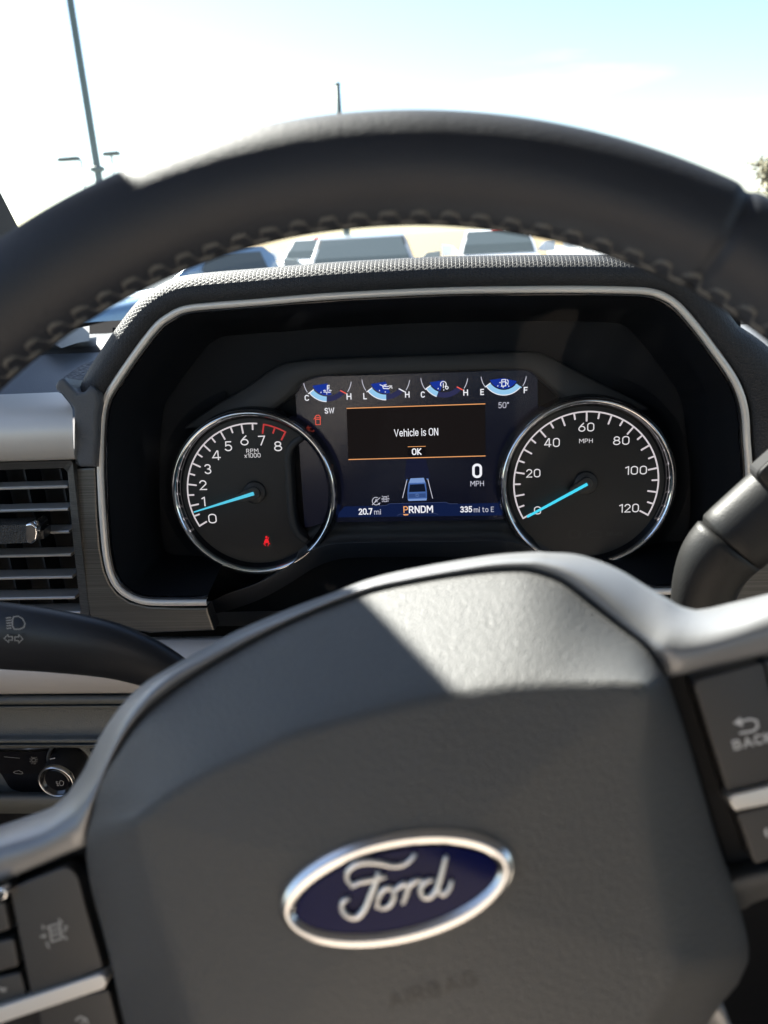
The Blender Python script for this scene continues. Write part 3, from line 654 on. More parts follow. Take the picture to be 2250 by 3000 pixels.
if bo[NB // 2].dot(bpath[NB // 2] - cen) < 0: bo = [-v for v in bo]
def off(w, d, a=0, b=None): return [bpath[i] + bo[i] * w + BN * d for i in range(a, b or NB)]
loft('bezel', [off(w, d) for w, d in ((.0021, -.006), (.0021, .0004), (.0016, .0010), (.0, .0013), (-.0014, .0008), (-.0019, .0001), (-.0020, -.004))], M['bezel'], clu)
loft('bezel_inner', [off(w, d) for w, d in ((-.0018, -.004), (-.0020, -.0008), (-.0031, -.0006), (-.0034, -.0015), (-.0035, -.006))], M['gloss'], clu)
# funnel from the bezel down to the dial plane
inner = [p - CN * ((p - CD).dot(CN) + .012) for p in off(-.017, 0)]
mid = [a.lerp(b, .5) + (b - a).normalized() * 0 for a, b in zip(off(-.004, -.006), inner)]
loft('funnel', [off(-.0027, -.001), off(-.004, -.006), mid, inner], M['matte'], clu)
# padded hood skin in woven vinyl, rolling over the top and down to the dash
def ipx(px, py):
    q = un(px, py, bz(0)); return min(range(NB), key=lambda i: (bpath[i] - q).length)
ia, ib = ipx(294, 1372), ipx(2194, 1385)
prof = [(.0022, -.004), (.0024, .0005), (.0045, .0030), (.0080, .0040), (.0125, .0030), (.0165, -.0005), (.0195, -.0060), (.0205, -.0125), (.0208, -.020), (.0200, -.030), (.0175, -.048), (.012, -.075), (.003, -.11), (-.012, -.15), (-.03, -.17)]
def hw(i): return 1 + .9 * min(1, max(0, (bpath[i].x - .175) / .03))   # the skin is wider towards the middle of the dash
def hoff(w, d): return [bpath[i] + bo[i] * (w * hw(i) * (1 - .06 * max(0, bo[i].z) ** 4)) + BN * d for i in range(ia, ib + 1)]
loft('hood', [hoff(w, d) for w, d in prof], M['hood'], clu, uv=True)

# back plate, screen
def cp(pts, d): return up_(pts, cl(d))
flat('back_plate', cp([(330, 960), (2170, 890), (2170, 1760), (330, 1800)], -.0150), M['matte'], clu)
AO = [(540, 1255), (624, 1197), (703, 1150), (750, 1120), (809, 1079), (850, 1066), (886, 1061), (1066, 1052), (1338, 1043), (1500, 1036), (1568, 1036), (1613, 1052), (1726, 1111), (1839, 1167), (1900, 1200)]
AI = [(740, 1250), (794, 1204), (862, 1150), (881, 1122), (915, 1106), (960, 1100), (1066, 1095), (1338, 1087), (1480, 1083), (1530, 1081), (1559, 1088), (1600, 1125), (1654, 1174), (1680, 1200), (1700, 1215)]
a_o, a_i = cat(cp(AO, -.001), 70), cat(cp(AI, -.003), 70)
loft('screen_arch', [[p - CN * .02 for p in a_o], [p - CN * .002 + CV * .0012 for p in a_o], a_o, [a.lerp(b, .85) for a, b in zip(a_o, a_i)], a_i, [p - CN * .003 - CV * .0005 for p in a_i], [p - CN * .012 - CV * .0012 for p in a_i]], M['mask'], clu)
SC = [(862, 1106), (1574, 1083), (1584, 1516), (893, 1544)]
M['lcd'] = mat('lcd', (.010, .010, .013), .22, emit=(.0042, .0048, .013), estr=.7 * EX)
screen = flat('screen', cp(SC, -.0120), M['lcd'], clu)
D0 = -.0118
def sp(d=0): return cl(D0 + d * .0001)
c5 = crop(860, 1060, .446)
W_ = glow('lcd_white', (.92, .92, .98), 1.0); W2 = glow('lcd_grey', (.62, .62, .72), 1.0); OR = glow('lcd_orange', (.95, .42, .16), 1); LB = glow('lcd_lightblue', (.30, .58, .85), 1); DB = glow('lcd_dimblue', (.028, .030, .085), 1); BL = glow('lcd_blue', (.010, .035, .30), 1); NV = glow('lcd_navy', (.006, .013, .055), 1); PN = glow('lcd_panel', (.010, .008, .008), 1); RD = glow('lcd_red', (.90, .12, .08), 1); CB = glow('lcd_carblue', (.06, .13, .36), 1); CB2 = glow('lcd_carlight', (.20, .32, .62), 1); CB3 = glow('lcd_cardark', (.006, .010, .025), 1)
def sfill(name, pts, m, d=1): return flat(name, up_([c5(*p) for p in pts], sp(d)), m, screen)
def stext(s, b, m=W_, bold=0.012, name='lettering'):
    x0, y0 = c5(b[0], b[1]); x1, y1 = c5(b[2], b[3]); return text(name, s, (x0, y0, x1, y1), sp(5), CU, CV, m, screen, bold)
def sst(name, ls, w, m, d=4, fills=()): return strokes(name, [[c5(*p) for p in l] for l in ls], w * .446, sp(d), m, screen, fills=[[c5(*p) for p in l] for l in fills])
sfill('message_panel', [(348, 306), (1260, 276), (1262, 618), (360, 642)], PN)
sst('rule', [[(348, 306), (1260, 276)]], 5, OR); sst('rule', [[(360, 642), (1262, 618)]], 5, OR)
sfill('ok_button', [(748, 557), (870, 553), (870, 614), (750, 618)], glow('lcd_key', (.006, .005, .006), 1), 2)
sst('ok_rule', [[(750, 558), (868, 555)]], 3.2, OR)
sfill('status_bar', [(335, 950), (600, 945), (625, 932), (1000, 922), (1030, 934), (1420, 925), (1440, 1008), (270, 1022)], NV, 1)
sst('status_line', [[(560, 946), (608, 943), (632, 932), (1000, 922), (1022, 932), (1080, 932)], [(680, 1010), (700, 1000), (930, 996), (950, 1003)]], 2.5, glow('lcd_line', (.05, .07, .15), 1))
GA = [(222, 112, 150, 218, 268), (606, 100, 150, 218, 271), (990, 90, 147, 216, 250), (1380, 77, 142, 216, 322)]
for i, (gx, gy, gr, a0, a1) in enumerate(GA):
    tl = R(-1.6)
    def A(r, f0, f1, n=14): return arc(gx, gy, r, f0, f1, n)
    sfill('gauge_glow', A(gr - 42, 205, 225 + 60 if i < 2 else 225 + (30 if i == 2 else 105), 16) + [(gx, gy + 30)], BL, 1)
    sfill('gauge_track', A(gr - 2, a1 if i < 3 else 216, 322) + A(gr - 36, 322, a1 if i < 3 else 216), DB, 2)
    if True: sfill('gauge_fill', A(gr - 2, a0, a1) + A(gr - 34, a1, a0), LB, 3)
    sst('gauge_edge', [A(gr, a0, a1)], 5, W_)
    sst('gauge_arc', [A(gr + 8, 186 if i != 3 else 188, 214, 6), A(gr + 8, 327, 353, 6)], 4.5, W2)
    for a in (245, 268, 292):
        if not (i < 3 and a > 290): sst('gauge_tick', [[(gx + (gr - 48) * math.cos(R(a)), gy - (gr - 48) * math.sin(R(a))), (gx + (gr - 56) * math.cos(R(a)), gy - (gr - 56) * math.sin(R(a)))]], 5, W_)
    sst('gauge_limit', [[(gx + (gr - 36) * math.cos(R(318)), gy - (gr - 36) * math.sin(R(318))), (gx + (gr + 8) * math.cos(R(322)), gy - (gr + 8) * math.sin(R(322)))]], 7, (RD, W_, RD, LB)[i])
    sst('gauge_limit', [[(gx + (gr - 36) * math.cos(R(a0)), gy - (gr - 36) * math.sin(R(a0))), (gx + (gr + 10) * math.cos(R(a0)), gy - (gr + 10) * math.sin(R(a0)))]], 6, W_)
sst('coolant_icon', [[(222, 153), (222, 190)], [(222, 155), (238, 155)], [(222, 166), (238, 166)], [(222, 177), (236, 177)], [(195, 190), (204, 186), (212, 190)], [(232, 190), (240, 186), (250, 190)], [(197, 200), (206, 197), (215, 201), (224, 198), (234, 201), (245, 198)]], 5, W_)
sst('oil_icon', [[(565, 150), (585, 157), (590, 175), (625, 177), (645, 158), (632, 158), (615, 163), (588, 160)], [(590, 153), (612, 150)], [(601, 152), (601, 160)], [(645, 166), (647, 176)]], 5, W_)
sst('gearbox_icon', [[(984 + 19 * math.cos(R(a)), 148 - 19 * math.sin(R(a))) for a in range(300, 600, 20)], [(984, 140), (984, 172)], arc(1007, 170, 9, 0, 360, 10)], 5, W_)
sst('fuel_icon', [[(1368, 160), (1368, 118), (1392, 116), (1394, 158), (1362, 161)], [(1371, 132), (1390, 131)], [(1394, 135), (1402, 140), (1408, 150), (1410, 125), (1400, 115)]], 5, W_, fills=[[(1350, 136), (1360, 131), (1360, 142)]])
for s, b in (('C', (73, 218, 101, 256)), ('H', (348, 207, 380, 248)), ('L', (458, 205, 481, 246)), ('H', (732, 195, 762, 235)), ('C', (836, 195, 862, 235)), ('H', (1115, 182, 1146, 222)), ('E', (1227, 178, 1251, 218)), ('F', (1512, 165, 1538, 206)), ('SW', (204, 302, 268, 340)), ('OK', (777, 568, 840, 612)), ('0', (1174, 668, 1238, 764)), ('20.7', (427, 962, 518, 1005)), ('RNDM', (757, 945, 916, 993)), ('335', (1095, 948, 1173, 990))): stext(s, b, W_, .02)
for s, b in (('50°', (1345, 265, 1415, 304)), ('Vehicle is ON', (660, 438, 950, 488)), ('MPH', (1162, 782, 1250, 818)), ('mi', (530, 968, 573, 1004)), ('mi to E', (1184, 952, 1316, 988))): stext(s, b, W2 if s != 'Vehicle is ON' else W_, .0)
stext('P', (722, 948, 752, 993), OR, .01); sfill('gear_marker', [(718, 1001), (757, 1000), (750, 1008), (726, 1009)], OR, 4)
sst('door_ajar_icon', [[(143, 362), (150, 352), (166, 350), (174, 358), (175, 376), (176, 412), (146, 413), (145, 378), (143, 362)], [(146, 378), (175, 377)], [(132, 378), (144, 364)], [(148, 368), (170, 366)], [(176, 366), (180, 370)]], 4.5, RD)
sst('stop_start_icon', [arc(542, 915, 25, 60, 330, 18), [(516, 940), (568, 892)], [(534, 922), (542, 902), (550, 922)], [(556, 930), (562, 938), (568, 926)]], 4, W2)
sst('lane_icon', [[(592, 886), (612, 885), (613, 918), (593, 919), (592, 886)], [(596, 896), (609, 895)], [(596, 906), (609, 905)]] + [[(583, 880 + k * 16), (583, 889 + k * 16)] for k in range(3)] + [[(621, 878 + k * 16), (621, 887 + k * 16)] for k in range(3)] + [[(576, 901), (588, 901)], [(617, 900), (630, 900)]], 3.4, W2)
# little truck drawn on the screen
sfill('truck_roof', [(768, 766), (856, 762), (866, 794), (756, 798)], CB2, 2)
sfill('truck_cab', [(754, 796), (868, 792), (876, 860), (748, 862)], CB, 2)
sfill('truck_window', [(764, 806), (860, 802), (868, 852), (758, 856)], CB3, 3)
sfill('truck_tailgate', [(748, 862), (876, 858), (876, 898), (750, 902)], CB, 3)
sfill('truck_tailgate_shade', [(756, 868), (868, 864), (868, 890), (756, 894)], glow('lcd_tail', (.035, .075, .22), 1), 4)
sfill('truck_bumper', [(750, 902), (876, 897), (872, 910), (756, 914)], CB2, 4)
sst('truck_logo', [arc(812, 877, 9, 0, 360, 12)], 2, CB2, 5)
sst('truck_mirror', [[(740, 774), (752, 774)], [(872, 770), (886, 768)]], 7, CB, 3)
sst('lane_line', [[(744, 778), (716, 895)], [(882, 772), (914, 898)]], 4, W2, 3)
sfill('lane_glow', [(742, 640), (868, 636), (900, 760), (730, 764)], glow('lcd_lane', (.009, .011, .03), 1), 1)

# dials
def dial(name, s, t0, sweep, label):
    c = CD + CU * (s * CS)
    face_pts = []
    N = 72
    def pt(r, a, d=0): return c + CU * (r * math.cos(a)) + CV * (r * math.sin(a)) + CN * d
    if s < 0:                                  # the rev counter's plate is cut away over the screen
        cut = up_([(888, 1289), (862, 1308), (851, 1330), (851, 1367), (859, 1494), (866, 1535), (878, 1560), (902, 1580)], cl(0))
        a0 = math.atan2((cut[0] - c).dot(CV), (cut[0] - c).dot(CU)); a1 = math.atan2((cut[-1] - c).dot(CV), (cut[-1] - c).dot(CU)) + 2 * math.pi
        face_pts = [pt(.0535, a0 + (a1 - a0) * k / N) for k in range(N + 1)] + [p for p in reversed(cut)]
    else: face_pts = [pt(.0535, 2 * math.pi * k / N) for k in range(N)]
    face = flat(name, face_pts, M['dial'], clu); face['label'] = label
    if s < 0:
        cc = cat(cut, 30); o2 = inplane(cc, CN)
        if o2[15].dot(c - cc[15]) > 0: o2 = [-v for v in o2]
        loft('cutout_edge', [[p - o2[i] * .0042 + CN * .0001 for i, p in enumerate(cc)], [p - o2[i] * .0038 + CN * .0012 for i, p in enumerate(cc)], [p - o2[i] * .0003 + CN * .0012 for i, p in enumerate(cc)], [p + o2[i] * .0004 + CN * .0004 for i, p in enumerate(cc)], [p + o2[i] * .0010 - CN * .011 for i, p in enumerate(cc)]], M['mask'], face)
    def ring(nm, prof, m): return loft(nm, [[pt(r, 2 * math.pi * k / 96, d) for k in range(96)] for r, d in prof], m, face, closed=True)
    ring('ring_wall', [(.0516, .0002), (.0522, .0014), (.0532, .0040), (.0540, .0056)], M['gloss'])
    ring('chrome_ring', [(.0536, .0048), (.0540, .0064), (.0547, .0076), (.0557, .0081), (.0567, .0077), (.0573, .0066), (.0575, .005)], M['chrome'])
    ring('ring_outer', [(.0575, .0052), (.0578, .0057), (.0581, .0055), (.0585, .004), (.0592, .000), (.0600, -.005)], M['gloss'])
    sk = ring('dial_cup', [(.0585, -.001), (.0600, -.0035), (.0635, -.0085), (.068, -.0118), (.0725, -.0130)], M['matte']) if False else loft('dial_cup', [[pt(r, R(105 if s < 0 else -125) + R(205 if s < 0 else 195) * k / 60, d) for k in range(61)] for r, d in ((.0585, -.001), (.0600, -.0035), (.0635, -.0085), (.068, -.0118), (.0725, -.0130))], M['matte'], face)
    return c, pt, face
tc_, tpt, tface = dial('tachometer', -1, 209.05, 0, 'round rev counter dial marked 0 to 8, cut away over the screen')
sc_, spt, sface = dial('speedometer', 1, 209.39, 0, 'round speedometer dial marked 0 to 120')
def ticks(pt, parent, t0, step, n, redfrom=99, red0=None):
    for i in range(n):
        a = t0 - step * i; major = i % 2 == 0; ln = .0070 if major else .0050
        w = .00105
        e = Vector((0, 0, 0))
        q = [pt(.0485, a, .0003), pt(.0485 - ln, a, .0003)]
        vs, fs = [], []; ribbon_geo(q, .00115, CN, vs, fs); mk('tick', vs, fs, M['redtick'] if i >= redfrom else M['tick'], parent)
        if i < n - 1:                          # arc piece up to the next tick, with the little gaps of the photo
            b0, b1 = a - step * .07, a - step * .93
            if i == redfrom - 1: b1 = a - step * .42
            q = [pt(.0480, b0 + (b1 - b0) * k / 4, .0002) for k in range(5)]
            vs, fs = [], []; ribbon_geo(q, .00105, CN, vs, fs); mk('tick_arc', vs, fs, M['redtick'] if i >= redfrom else M['tick'], parent)
ticks(spt, sface, R(209.39), R(9.94), 25); ticks(tpt, tface, R(209.05), R(9.355), 17, 14)
c4 = crop(450, 1150, .3617); c6b = crop(1430, 1130, .3737)
def dtext(s, b, c, parent, m=None, bold=.004, name='numeral'):
    x0, y0 = c(b[0], b[1]); x1, y1 = c(b[2], b[3]); text(name, s, (x0, y0, x1, y1), cl(.0003), CU, CV, m or M['num'], parent, bold)
for s, b in (('0', (360, 945, 415, 1010)), ('20', (298, 652, 410, 720)), ('40', (440, 410, 562, 482)), ('60', (708, 290, 832, 360)), ('80', (980, 395, 1108, 465)), ('100', (1075, 628, 1245, 698)), ('120', (1028, 925, 1182, 995)), ('MPH', (714, 415, 820, 450))): dtext(s, b, c6b, sface)
dtext('BRAKE', (932, 1145, 1060, 1178), c6b, sface, M['ghost'], .01, 'unlit_lettering')
strokes('unlit_engine_icon', [L(c6b, [(790, 1160), (800, 1150), (815, 1150), (820, 1142), (860, 1142), (868, 1152), (885, 1150), (885, 1185), (870, 1188), (800, 1188), (790, 1178), (780, 1178), (780, 1160), (790, 1160)])], 1.6, cl(.0003), M['ghost'], sface)
strokes('unlit_brake_icon', [arc(*c6b(678, 1163), 12, 0, 360, 20), arc(*c6b(678, 1163), 17, 130, 230, 10), arc(*c6b(678, 1163), 17, -50, 50, 10)], 1.6, cl(.0003), M['ghost'], sface)
for s, b in (('0', (443, 982, 510, 1060)), ('1', (390, 845, 418, 922)), ('2', (370, 710, 430, 790)), ('3', (412, 580, 466, 660)), ('4', (473, 470, 542, 548)), ('5', (575, 395, 635, 475)), ('6', (702, 348, 768, 428)), ('7', (848, 350, 905, 428)), ('8', (975, 395, 1040, 475)), ('RPM', (750, 455, 848, 488)), ('x1000', (735, 492, 866, 527))): dtext(s, b, c4, tface)
strokes('seat_belt_icon', [L(c4, [(935, 1172), (905, 1222)]), L(c4, [(887, 1226), (900, 1222), (905, 1245)]), L(c4, [(945, 1226), (930, 1222), (926, 1245)])], 2.2, cl(.0003), M['redicon'], tface, fills=[arc(*c4(914, 1171), 3.4, 0, 360, 12)[:-1], [c4(*p) for p in ((904, 1186), (914, 1182), (926, 1186), (936, 1212), (930, 1218), (900, 1218), (894, 1212))]])
def needle(c, pt, parent, tip_px, m, w0, w1):
    tip = un(*tip_px, cl(.005)); d = (tip - (c + CN * .005)); L_ = d.length; d.normalize(); s = CN.cross(d)
    o = c + CN * .005
    def rb(nm, prof, m_): return loft(nm, [[c + CN * dd + (CU * math.cos(2 * math.pi * k / 40) + CV * math.sin(2 * math.pi * k / 40)) * r for k in range(40)] for r, dd in prof], m_, parent, closed=True, capped=True)
    rb('needle_hub', [(.0080, .0002), (.0078, .0022), (.0070, .0030)], M['mask'])
    # hub cap with a tapered shoulder round the needle
    cap = []
    for k in range(25):
        a = R(-90) + R(180) * k / 24; cap.append(o - d * (.0046 * math.cos(a)) * 1 + s * (.0046 * math.sin(a)))
    cap += [o + d * .0095 + s * .0034, o + d * .0125 + s * .0022, o + d * .0125 - s * .0022, o + d * .0095 - s * .0034]
    plate('needle_cap', cap, CN, .003, .0008, M['mask'], parent)
    b = o - d * .0003 + CN * .0006; t = tip + CN * .0006
    plate('needle', [b + s * w0, t + s * w1, t - s * w1, b - s * w0], CN, .0008, .0001, m, parent)
needle(tc_, tpt, tface, c4(327, 968), M['needle'], .00125, .0004); needle(sc_, spt, sface, c6b(305, 1028), M['needle2'], .0010, .00075)
# lower ledge below the screen
l1 = cat(cp([(606, 1770), (660, 1752), (740, 1722), (820, 1640), (880, 1560), (953, 1532), (1066, 1529), (1338, 1524), (1473, 1521), (1560, 1520), (1640, 1600)], -.0120), 60)
l2 = cat(cp([(606, 1770), (665, 1748), (745, 1715), (825, 1655), (895, 1590), (962, 1566), (1066, 1560), (1338, 1557), (1473, 1556), (1550, 1562), (1640, 1620)], -.002), 60)
l3 = cat(cp([(606, 1768), (655, 1743), (750, 1709), (840, 1660), (908, 1612), (976, 1592), (1066, 1587), (1338, 1584), (1470, 1583), (1540, 1598), (1640, 1650)], .008), 60)
l4 = cat(cp([(612, 1800), (665, 1790), (760, 1757), (850, 1708), (920, 1664), (985, 1640), (1066, 1633), (1338, 1631), (1480, 1632), (1550, 1650), (1640, 1700)], .0085), 60)
l5 = [p - CN * .04 - CV * .004 for p in l4]
loft('ledge', [l1, l2, [p - CN * .0006 for p in l2], l3], M['mask'], clu)
loft('ledge_lip', [l3, [p + CN * .0006 - CV * .0004 for p in l3], [p - CV * .0010 for p in l3], l4, l5], M['shroud'], clu)
# clear lens over the dials
lens_g = glass('lens_clear', (.985, .985, .985), .10)
le = [a.lerp(b, .30) for a, b in zip(off(-.004, -.006), inner)]
xs_ = sorted(le, key=lambda p: p.x)
x0_, x1_ = xs_[0].x + .004, xs_[-1].x - .004
rows = []
for k in range(11):
    w = k / 10
    rows.append([un(330 + (2165 - 330) * i / 20, (1760 if k == 0 else 1760 - (1760 - 905) * w) , cl(.016 + .016 * w - .010 * math.sin(math.pi * w))) for i in range(21)])
loft('lens', rows, lens_g, clu)

# ================================================================== steering column, stalks
colm = thing('steering_column', 'dark plastic steering column shroud behind the wheel hub', 'steering column', V(0, .30, -.25))
axis = -WN
def ringc(c, r, n, flatz=1): return [c + WU * (r * math.cos(2 * math.pi * k / n)) + WV * (r * flatz * math.sin(2 * math.pi * k / n)) for k in range(n)]
loft('shroud', [ringc(WH + axis * a - WV * o, r, 48, fz) for a, r, o, fz in ((.030, .050, .021, 1.), (.034, .066, .021, .98), (.05, .071, .021, .93), (.12, .074, .021, .88), (.20, .076, .024, .82), (.34, .076, .03, .8))], M['shroud'], colm, closed=True, capped=True)

YS = .325
stalk = thing('turn_signal_stalk', 'dark turn signal stalk with printed lamp and arrow marks, left of the hub', 'stalk', V(-.1, .32, -.25))
sp_ = [(-420, 1835, 112), (-200, 1846, 110), (0, 1862, 107), (150, 1877, 101), (300, 1900, 92), (380, 1922, 84), (450, 1950, 76), (540, 2000, 66), (680, 2075, 60), (820, 2130, 60)]
def pxr(x, y, r, Y): q = un(x, y, yp(Y)); return r * (q - CAM).dot(FWD) / F
cpts = cat([Vector((x, y, r)) for x, y, r in sp_], 40)
tube('stalk_body', [un(p.x, p.y, yp(YS)) for p in cpts], [pxr(p.x, p.y, p.z, YS) for p in cpts], M['stalk'], stalk, 28, flatn=Vector((0, 1, 0)), flatk=.62)
ypl = yp(YS - .0125)
c6 = crop(0, 1250, .4521)
ic = yp(YS - .0118)
strokes('high_beam_icon', [L(c6, [(88, 1232), (118, 1228), (146, 1244), (162, 1275), (155, 1300), (128, 1312), (92, 1312), (80, 1290), (80, 1255), (88, 1232)])] + [L(c6, [(38 + k * 1.2, 1240 + k * 17), (74, 1236 + k * 17)]) for k in range(5)], 3.2, ic, M['print_dim'], stalk)
strokes('turn_arrow_icon', [L(c6, [(26, 1372), (52, 1347), (54, 1360), (80, 1361), (80, 1384), (56, 1383), (55, 1397), (26, 1372)]), L(c6, [(148, 1376), (122, 1348), (120, 1363), (96, 1362), (96, 1386), (120, 1387), (122, 1402), (148, 1376)])], 2.6, ic, M['print_dim'], stalk)

YG = .335
lever = thing('gear_lever', 'thick column gear lever leaning up to the right, lit by the sun', 'gear lever', V(.2, .33, -.2))
gp = [(2040, 1950, 66), (2042, 1870, 74), (2050, 1800, 84), (2066, 1720, 95), (2085, 1668, 104), (2108, 1628, 111), (2136, 1597, 115)]
cpts = cat([Vector(p) for p in gp], 24)
jn = cpts[-1]
tube('stem', [un(p.x, p.y, yp(YG)) for p in cpts] + [un(2140, 1593, yp(YG))], [pxr(p.x, p.y, p.z, YG) for p in cpts] + [pxr(2140, 1593, 104, YG)], M['lever'], lever, 36, flatn=Vector((0, 1, 0)), flatk=.74)
gq = [(2139, 1594, 104), (2142, 1591, 113), (2147, 1587, 117), (2170, 1566, 118), (2260, 1485, 119), (2400, 1360, 118), (2540, 1236, 112), (2600, 1182, 96), (2625, 1160, 60)]
tube('grip', [un(x, y, yp(YG)) for x, y, r in gq], [pxr(x, y, r, YG) for x, y, r in gq], M['lever'], lever, 36, flatn=Vector((0, 1, 0)), flatk=.74)
bpx = rnd([(2213, 1392), (2310, 1306), (2420, 1420), (2325, 1508)], 28)
bpy_ = lambda d: [un(x, y, yp(YG)) for x, y in bpx]
bpl = yp(YG - .0148)
plate('button_seat', up_(rnd([(2206, 1390), (2310, 1298), (2430, 1420), (2325, 1516)], 30), bpl), Vector((0, -1, 0)), .008, .0008, M['void'], lever)
plate('button', up_(bpx, yp(YG - .0158)), Vector((0, -1, 0)), .008, .0016, M['lever'], lever, 3, True)

# ================================================================== steering wheel
wheel = thing('steering_wheel', 'black leather steering wheel turned slightly left, stitched rim and oval badge', 'steering wheel', WH - WV * .2)
WR = .178; TILT = R(13.9)
def lerp_tab(tab, x):
    if x <= tab[0][0]: return tab[0][1]
    for (a, p), (b, q) in zip(tab, tab[1:]):
        if x <= b:
            t = (x - a) / (b - a); t = t * t * (3 - 2 * t); return p + (q - p) * t
    return tab[-1][1]
def ang(px, py): q = un(px, py, wh(0)) - WH; return math.degrees(math.atan2(q.dot(WV), q.dot(WU)))
SEAM = ang(2100, 705)
RIN = [(20, .0185), (30, .0190), (38, .0180), (43, .0150), (50, .0122), (60, .0112), (70, .0112), (80, .0117), (95, .0124), (120, .0135), (150, .0144), (165, .0150), (180, .0185), (360, .0150)]
def rimpt(th, ph, grow=0):
    """th round the wheel, ph round the tube (0 outwards, 90 towards the driver), degrees"""
    rin = lerp_tab(RIN, th % 360); ro = .0156; rn = .0136
    k = math.cos(R(ph)); rr = (ro if k > 0 else rin)
    for sm, wdt in ((SEAM, .55), (2 * 103.9 - SEAM, .55)):
        dlt = abs((th - sm + 180) % 360 - 180)
        rr_dip = .0011 * math.exp(-(dlt / wdt) ** 2)
        grow -= rr_dip
    rad = WU * math.cos(R(th)) + WV * math.sin(R(th))
    return WH + rad * (WR + (rr + grow) * k) + WN * ((rn + grow) * math.sin(R(ph)))
ths = []
a = 0.0
while a < 360:
    near = min(abs((a - SEAM + 180) % 360 - 180), abs((a - (2 * 103.9 - SEAM) + 180) % 360 - 180))
    ths.append(a); a += .25 if near < 3 else (1.0 if 15 < a < 175 else 3.0)
rings = [[rimpt(t, 360 * k / 48) for k in range(48)] for t in ths]; rings.append(rings[0])
rim = loft('rim', rings, M['rim'], wheel, closed=True)
# cross stitching along the inside of the rim
step = 2.72; rs = random.Random(4)
t = 26.0
while t < 152:
    pts = [rimpt(t + u_ * step + rs.uniform(-.06, .06), p_ + rs.uniform(-1.2, 1.2), -.0001) for u_, p_ in ((-.04, 185), (.02, 182), (.25, 181), (.48, 182), (.54, 179), (.59, 171), (.64, 164), (.69, 161), (.90, 160), (1.10, 161), (1.15, 164), (1.2, 171), (1.25, 180))]
    tube('stitch', pts, [.0003, .0007, .0008, .0007, .00035, .00022, .00035, .0007, .0008, .0007, .00035, .00022, .0002], M['stitch'], rim, 6)
    t += step
seam_pts = [rimpt(x, 196, -.0002) for x in range(20, 160)]
tube('seam', seam_pts, .0007, M['void'], rim, 6)

# hub: airbag cover
def dtop(x): t = min(1, max(0, (x - 262) / 1691)); return -.0065 - .0165 * math.sin(math.pi * t) ** .8
def pcurve(pts, n, dfun): return [un(p.x, p.y, wh(dfun(p.x))) for p in cat([Vector((x, y, 0)) for x, y in pts], n)]
def secs(dfun, top, right, bottom, left):
    out = []
    for k, (pts, n) in enumerate(((top, 60), (right, 24), (bottom, 30), (left, 24))): out += pcurve(pts, n + 1, dfun if k == 0 else (lambda x: dfun(0)))[:-1]
    return out
OT = [(262, 2430), (280, 2362), (298, 2290), (344, 2203), (400, 2120), (452, 2068), (560, 1985), (750, 1873), (886, 1806), (1066, 1737), (1202, 1705), (1338, 1682), (1428, 1671), (1500, 1667), (1545, 1668), (1613, 1687), (1658, 1710), (1726, 1764), (1816, 1836), (1884, 1890), (1934, 1958), (1953, 1990)]
ORr = [(1953, 1990), (1997, 2114), (2047, 2278), (2097, 2447), (2142, 2581), (2171, 2676), (2189, 2755), (2189, 2805)]
OB = [(2189, 2805), (2166, 2860), (2112, 2924), (2062, 3000), (1980, 3130), (1750, 3380), (1300, 3560), (760, 3560), (470, 3330)]
OL = [(470, 3330), (371, 3000), (335, 2836), (307, 2723), (271, 2588), (258, 2502), (262, 2430)]
KT = [(389, 2402), (497, 2325), (633, 2253), (750, 2203), (841, 2160), (1017, 2112), (1220, 2061), (1424, 2024), (1560, 2011), (1695, 2004), (1800, 1998), (1878, 2002), (1898, 2022)]
KR_ = [(1898, 2022), (1888, 2120), (1876, 2248), (1900, 2480), (1950, 2745), (1985, 2830)]
KB = [(1985, 2830), (1960, 2890), (1900, 2990), (1800, 3150), (1500, 3330), (1200, 3380), (850, 3370), (640, 3250)]
KL = [(640, 3250), (570, 3000), (542, 2904), (500, 2780), (452, 2624), (420, 2500), (389, 2402)]
d_out, d_cr = -.006, .019
o_ = secs(dtop, OT, ORr, OB, OL); k_ = secs(lambda x: d_cr, KT, KR_, KB, KL)
cc_ = sum(k_, Vector()) / len(k_) + WN * .004
rg = [[p - WN * .02 for p in o_], [p - WN * .004 for p in o_], o_]
for s_, dz in ((.012, .0012), (.035, .0020), (.08, .0024), (.2, .0022), (.4, .0016), (.6, .0010), (.78, .0005), (.88, .0001), (.95, -.0005), (1.0, -.0012)):
    rg.append([a.lerp(b, s_) + WN * dz for a, b in zip(o_, k_)])
for s_, dz in ((.05, -.0010), (.12, -.0009), (.3, -.0006), (.6, .0), (.85, .0), (1.0, .0)):
    rg.append([b.lerp(cc_, s_) + WN * dz for b in k_])
cover = loft('airbag_cover', rg, M['cover'], wheel, closed=True)
FACE_D = .0207                                  # height of the face near the badge
bx_, by_, ba, bb = .0035, .0006, .0285, .0129
def el(sc, d, n=72, wx=0): 
    e = WU * math.cos(.2429) + WV * math.sin(.2429); g = WV * math.cos(.2429) - WU * math.sin(.2429); c = WH + WU * bx_ + WV * by_ + WN * d
    out = []
    for k in range(n):
        w = 2 * math.pi * k / n; nx_ = Vector((math.cos(w) / ba, math.sin(w) / bb)).normalized()
        out.append(c + e * (ba * math.cos(w) + nx_.x * sc) + g * (bb * math.sin(w) + nx_.y * sc))
    return out
badge = loft('badge', [el(-.0035, FACE_D + .0022), el(-.0040, FACE_D + .0023)], M['badge_blue'], wheel, closed=True, capped=True)
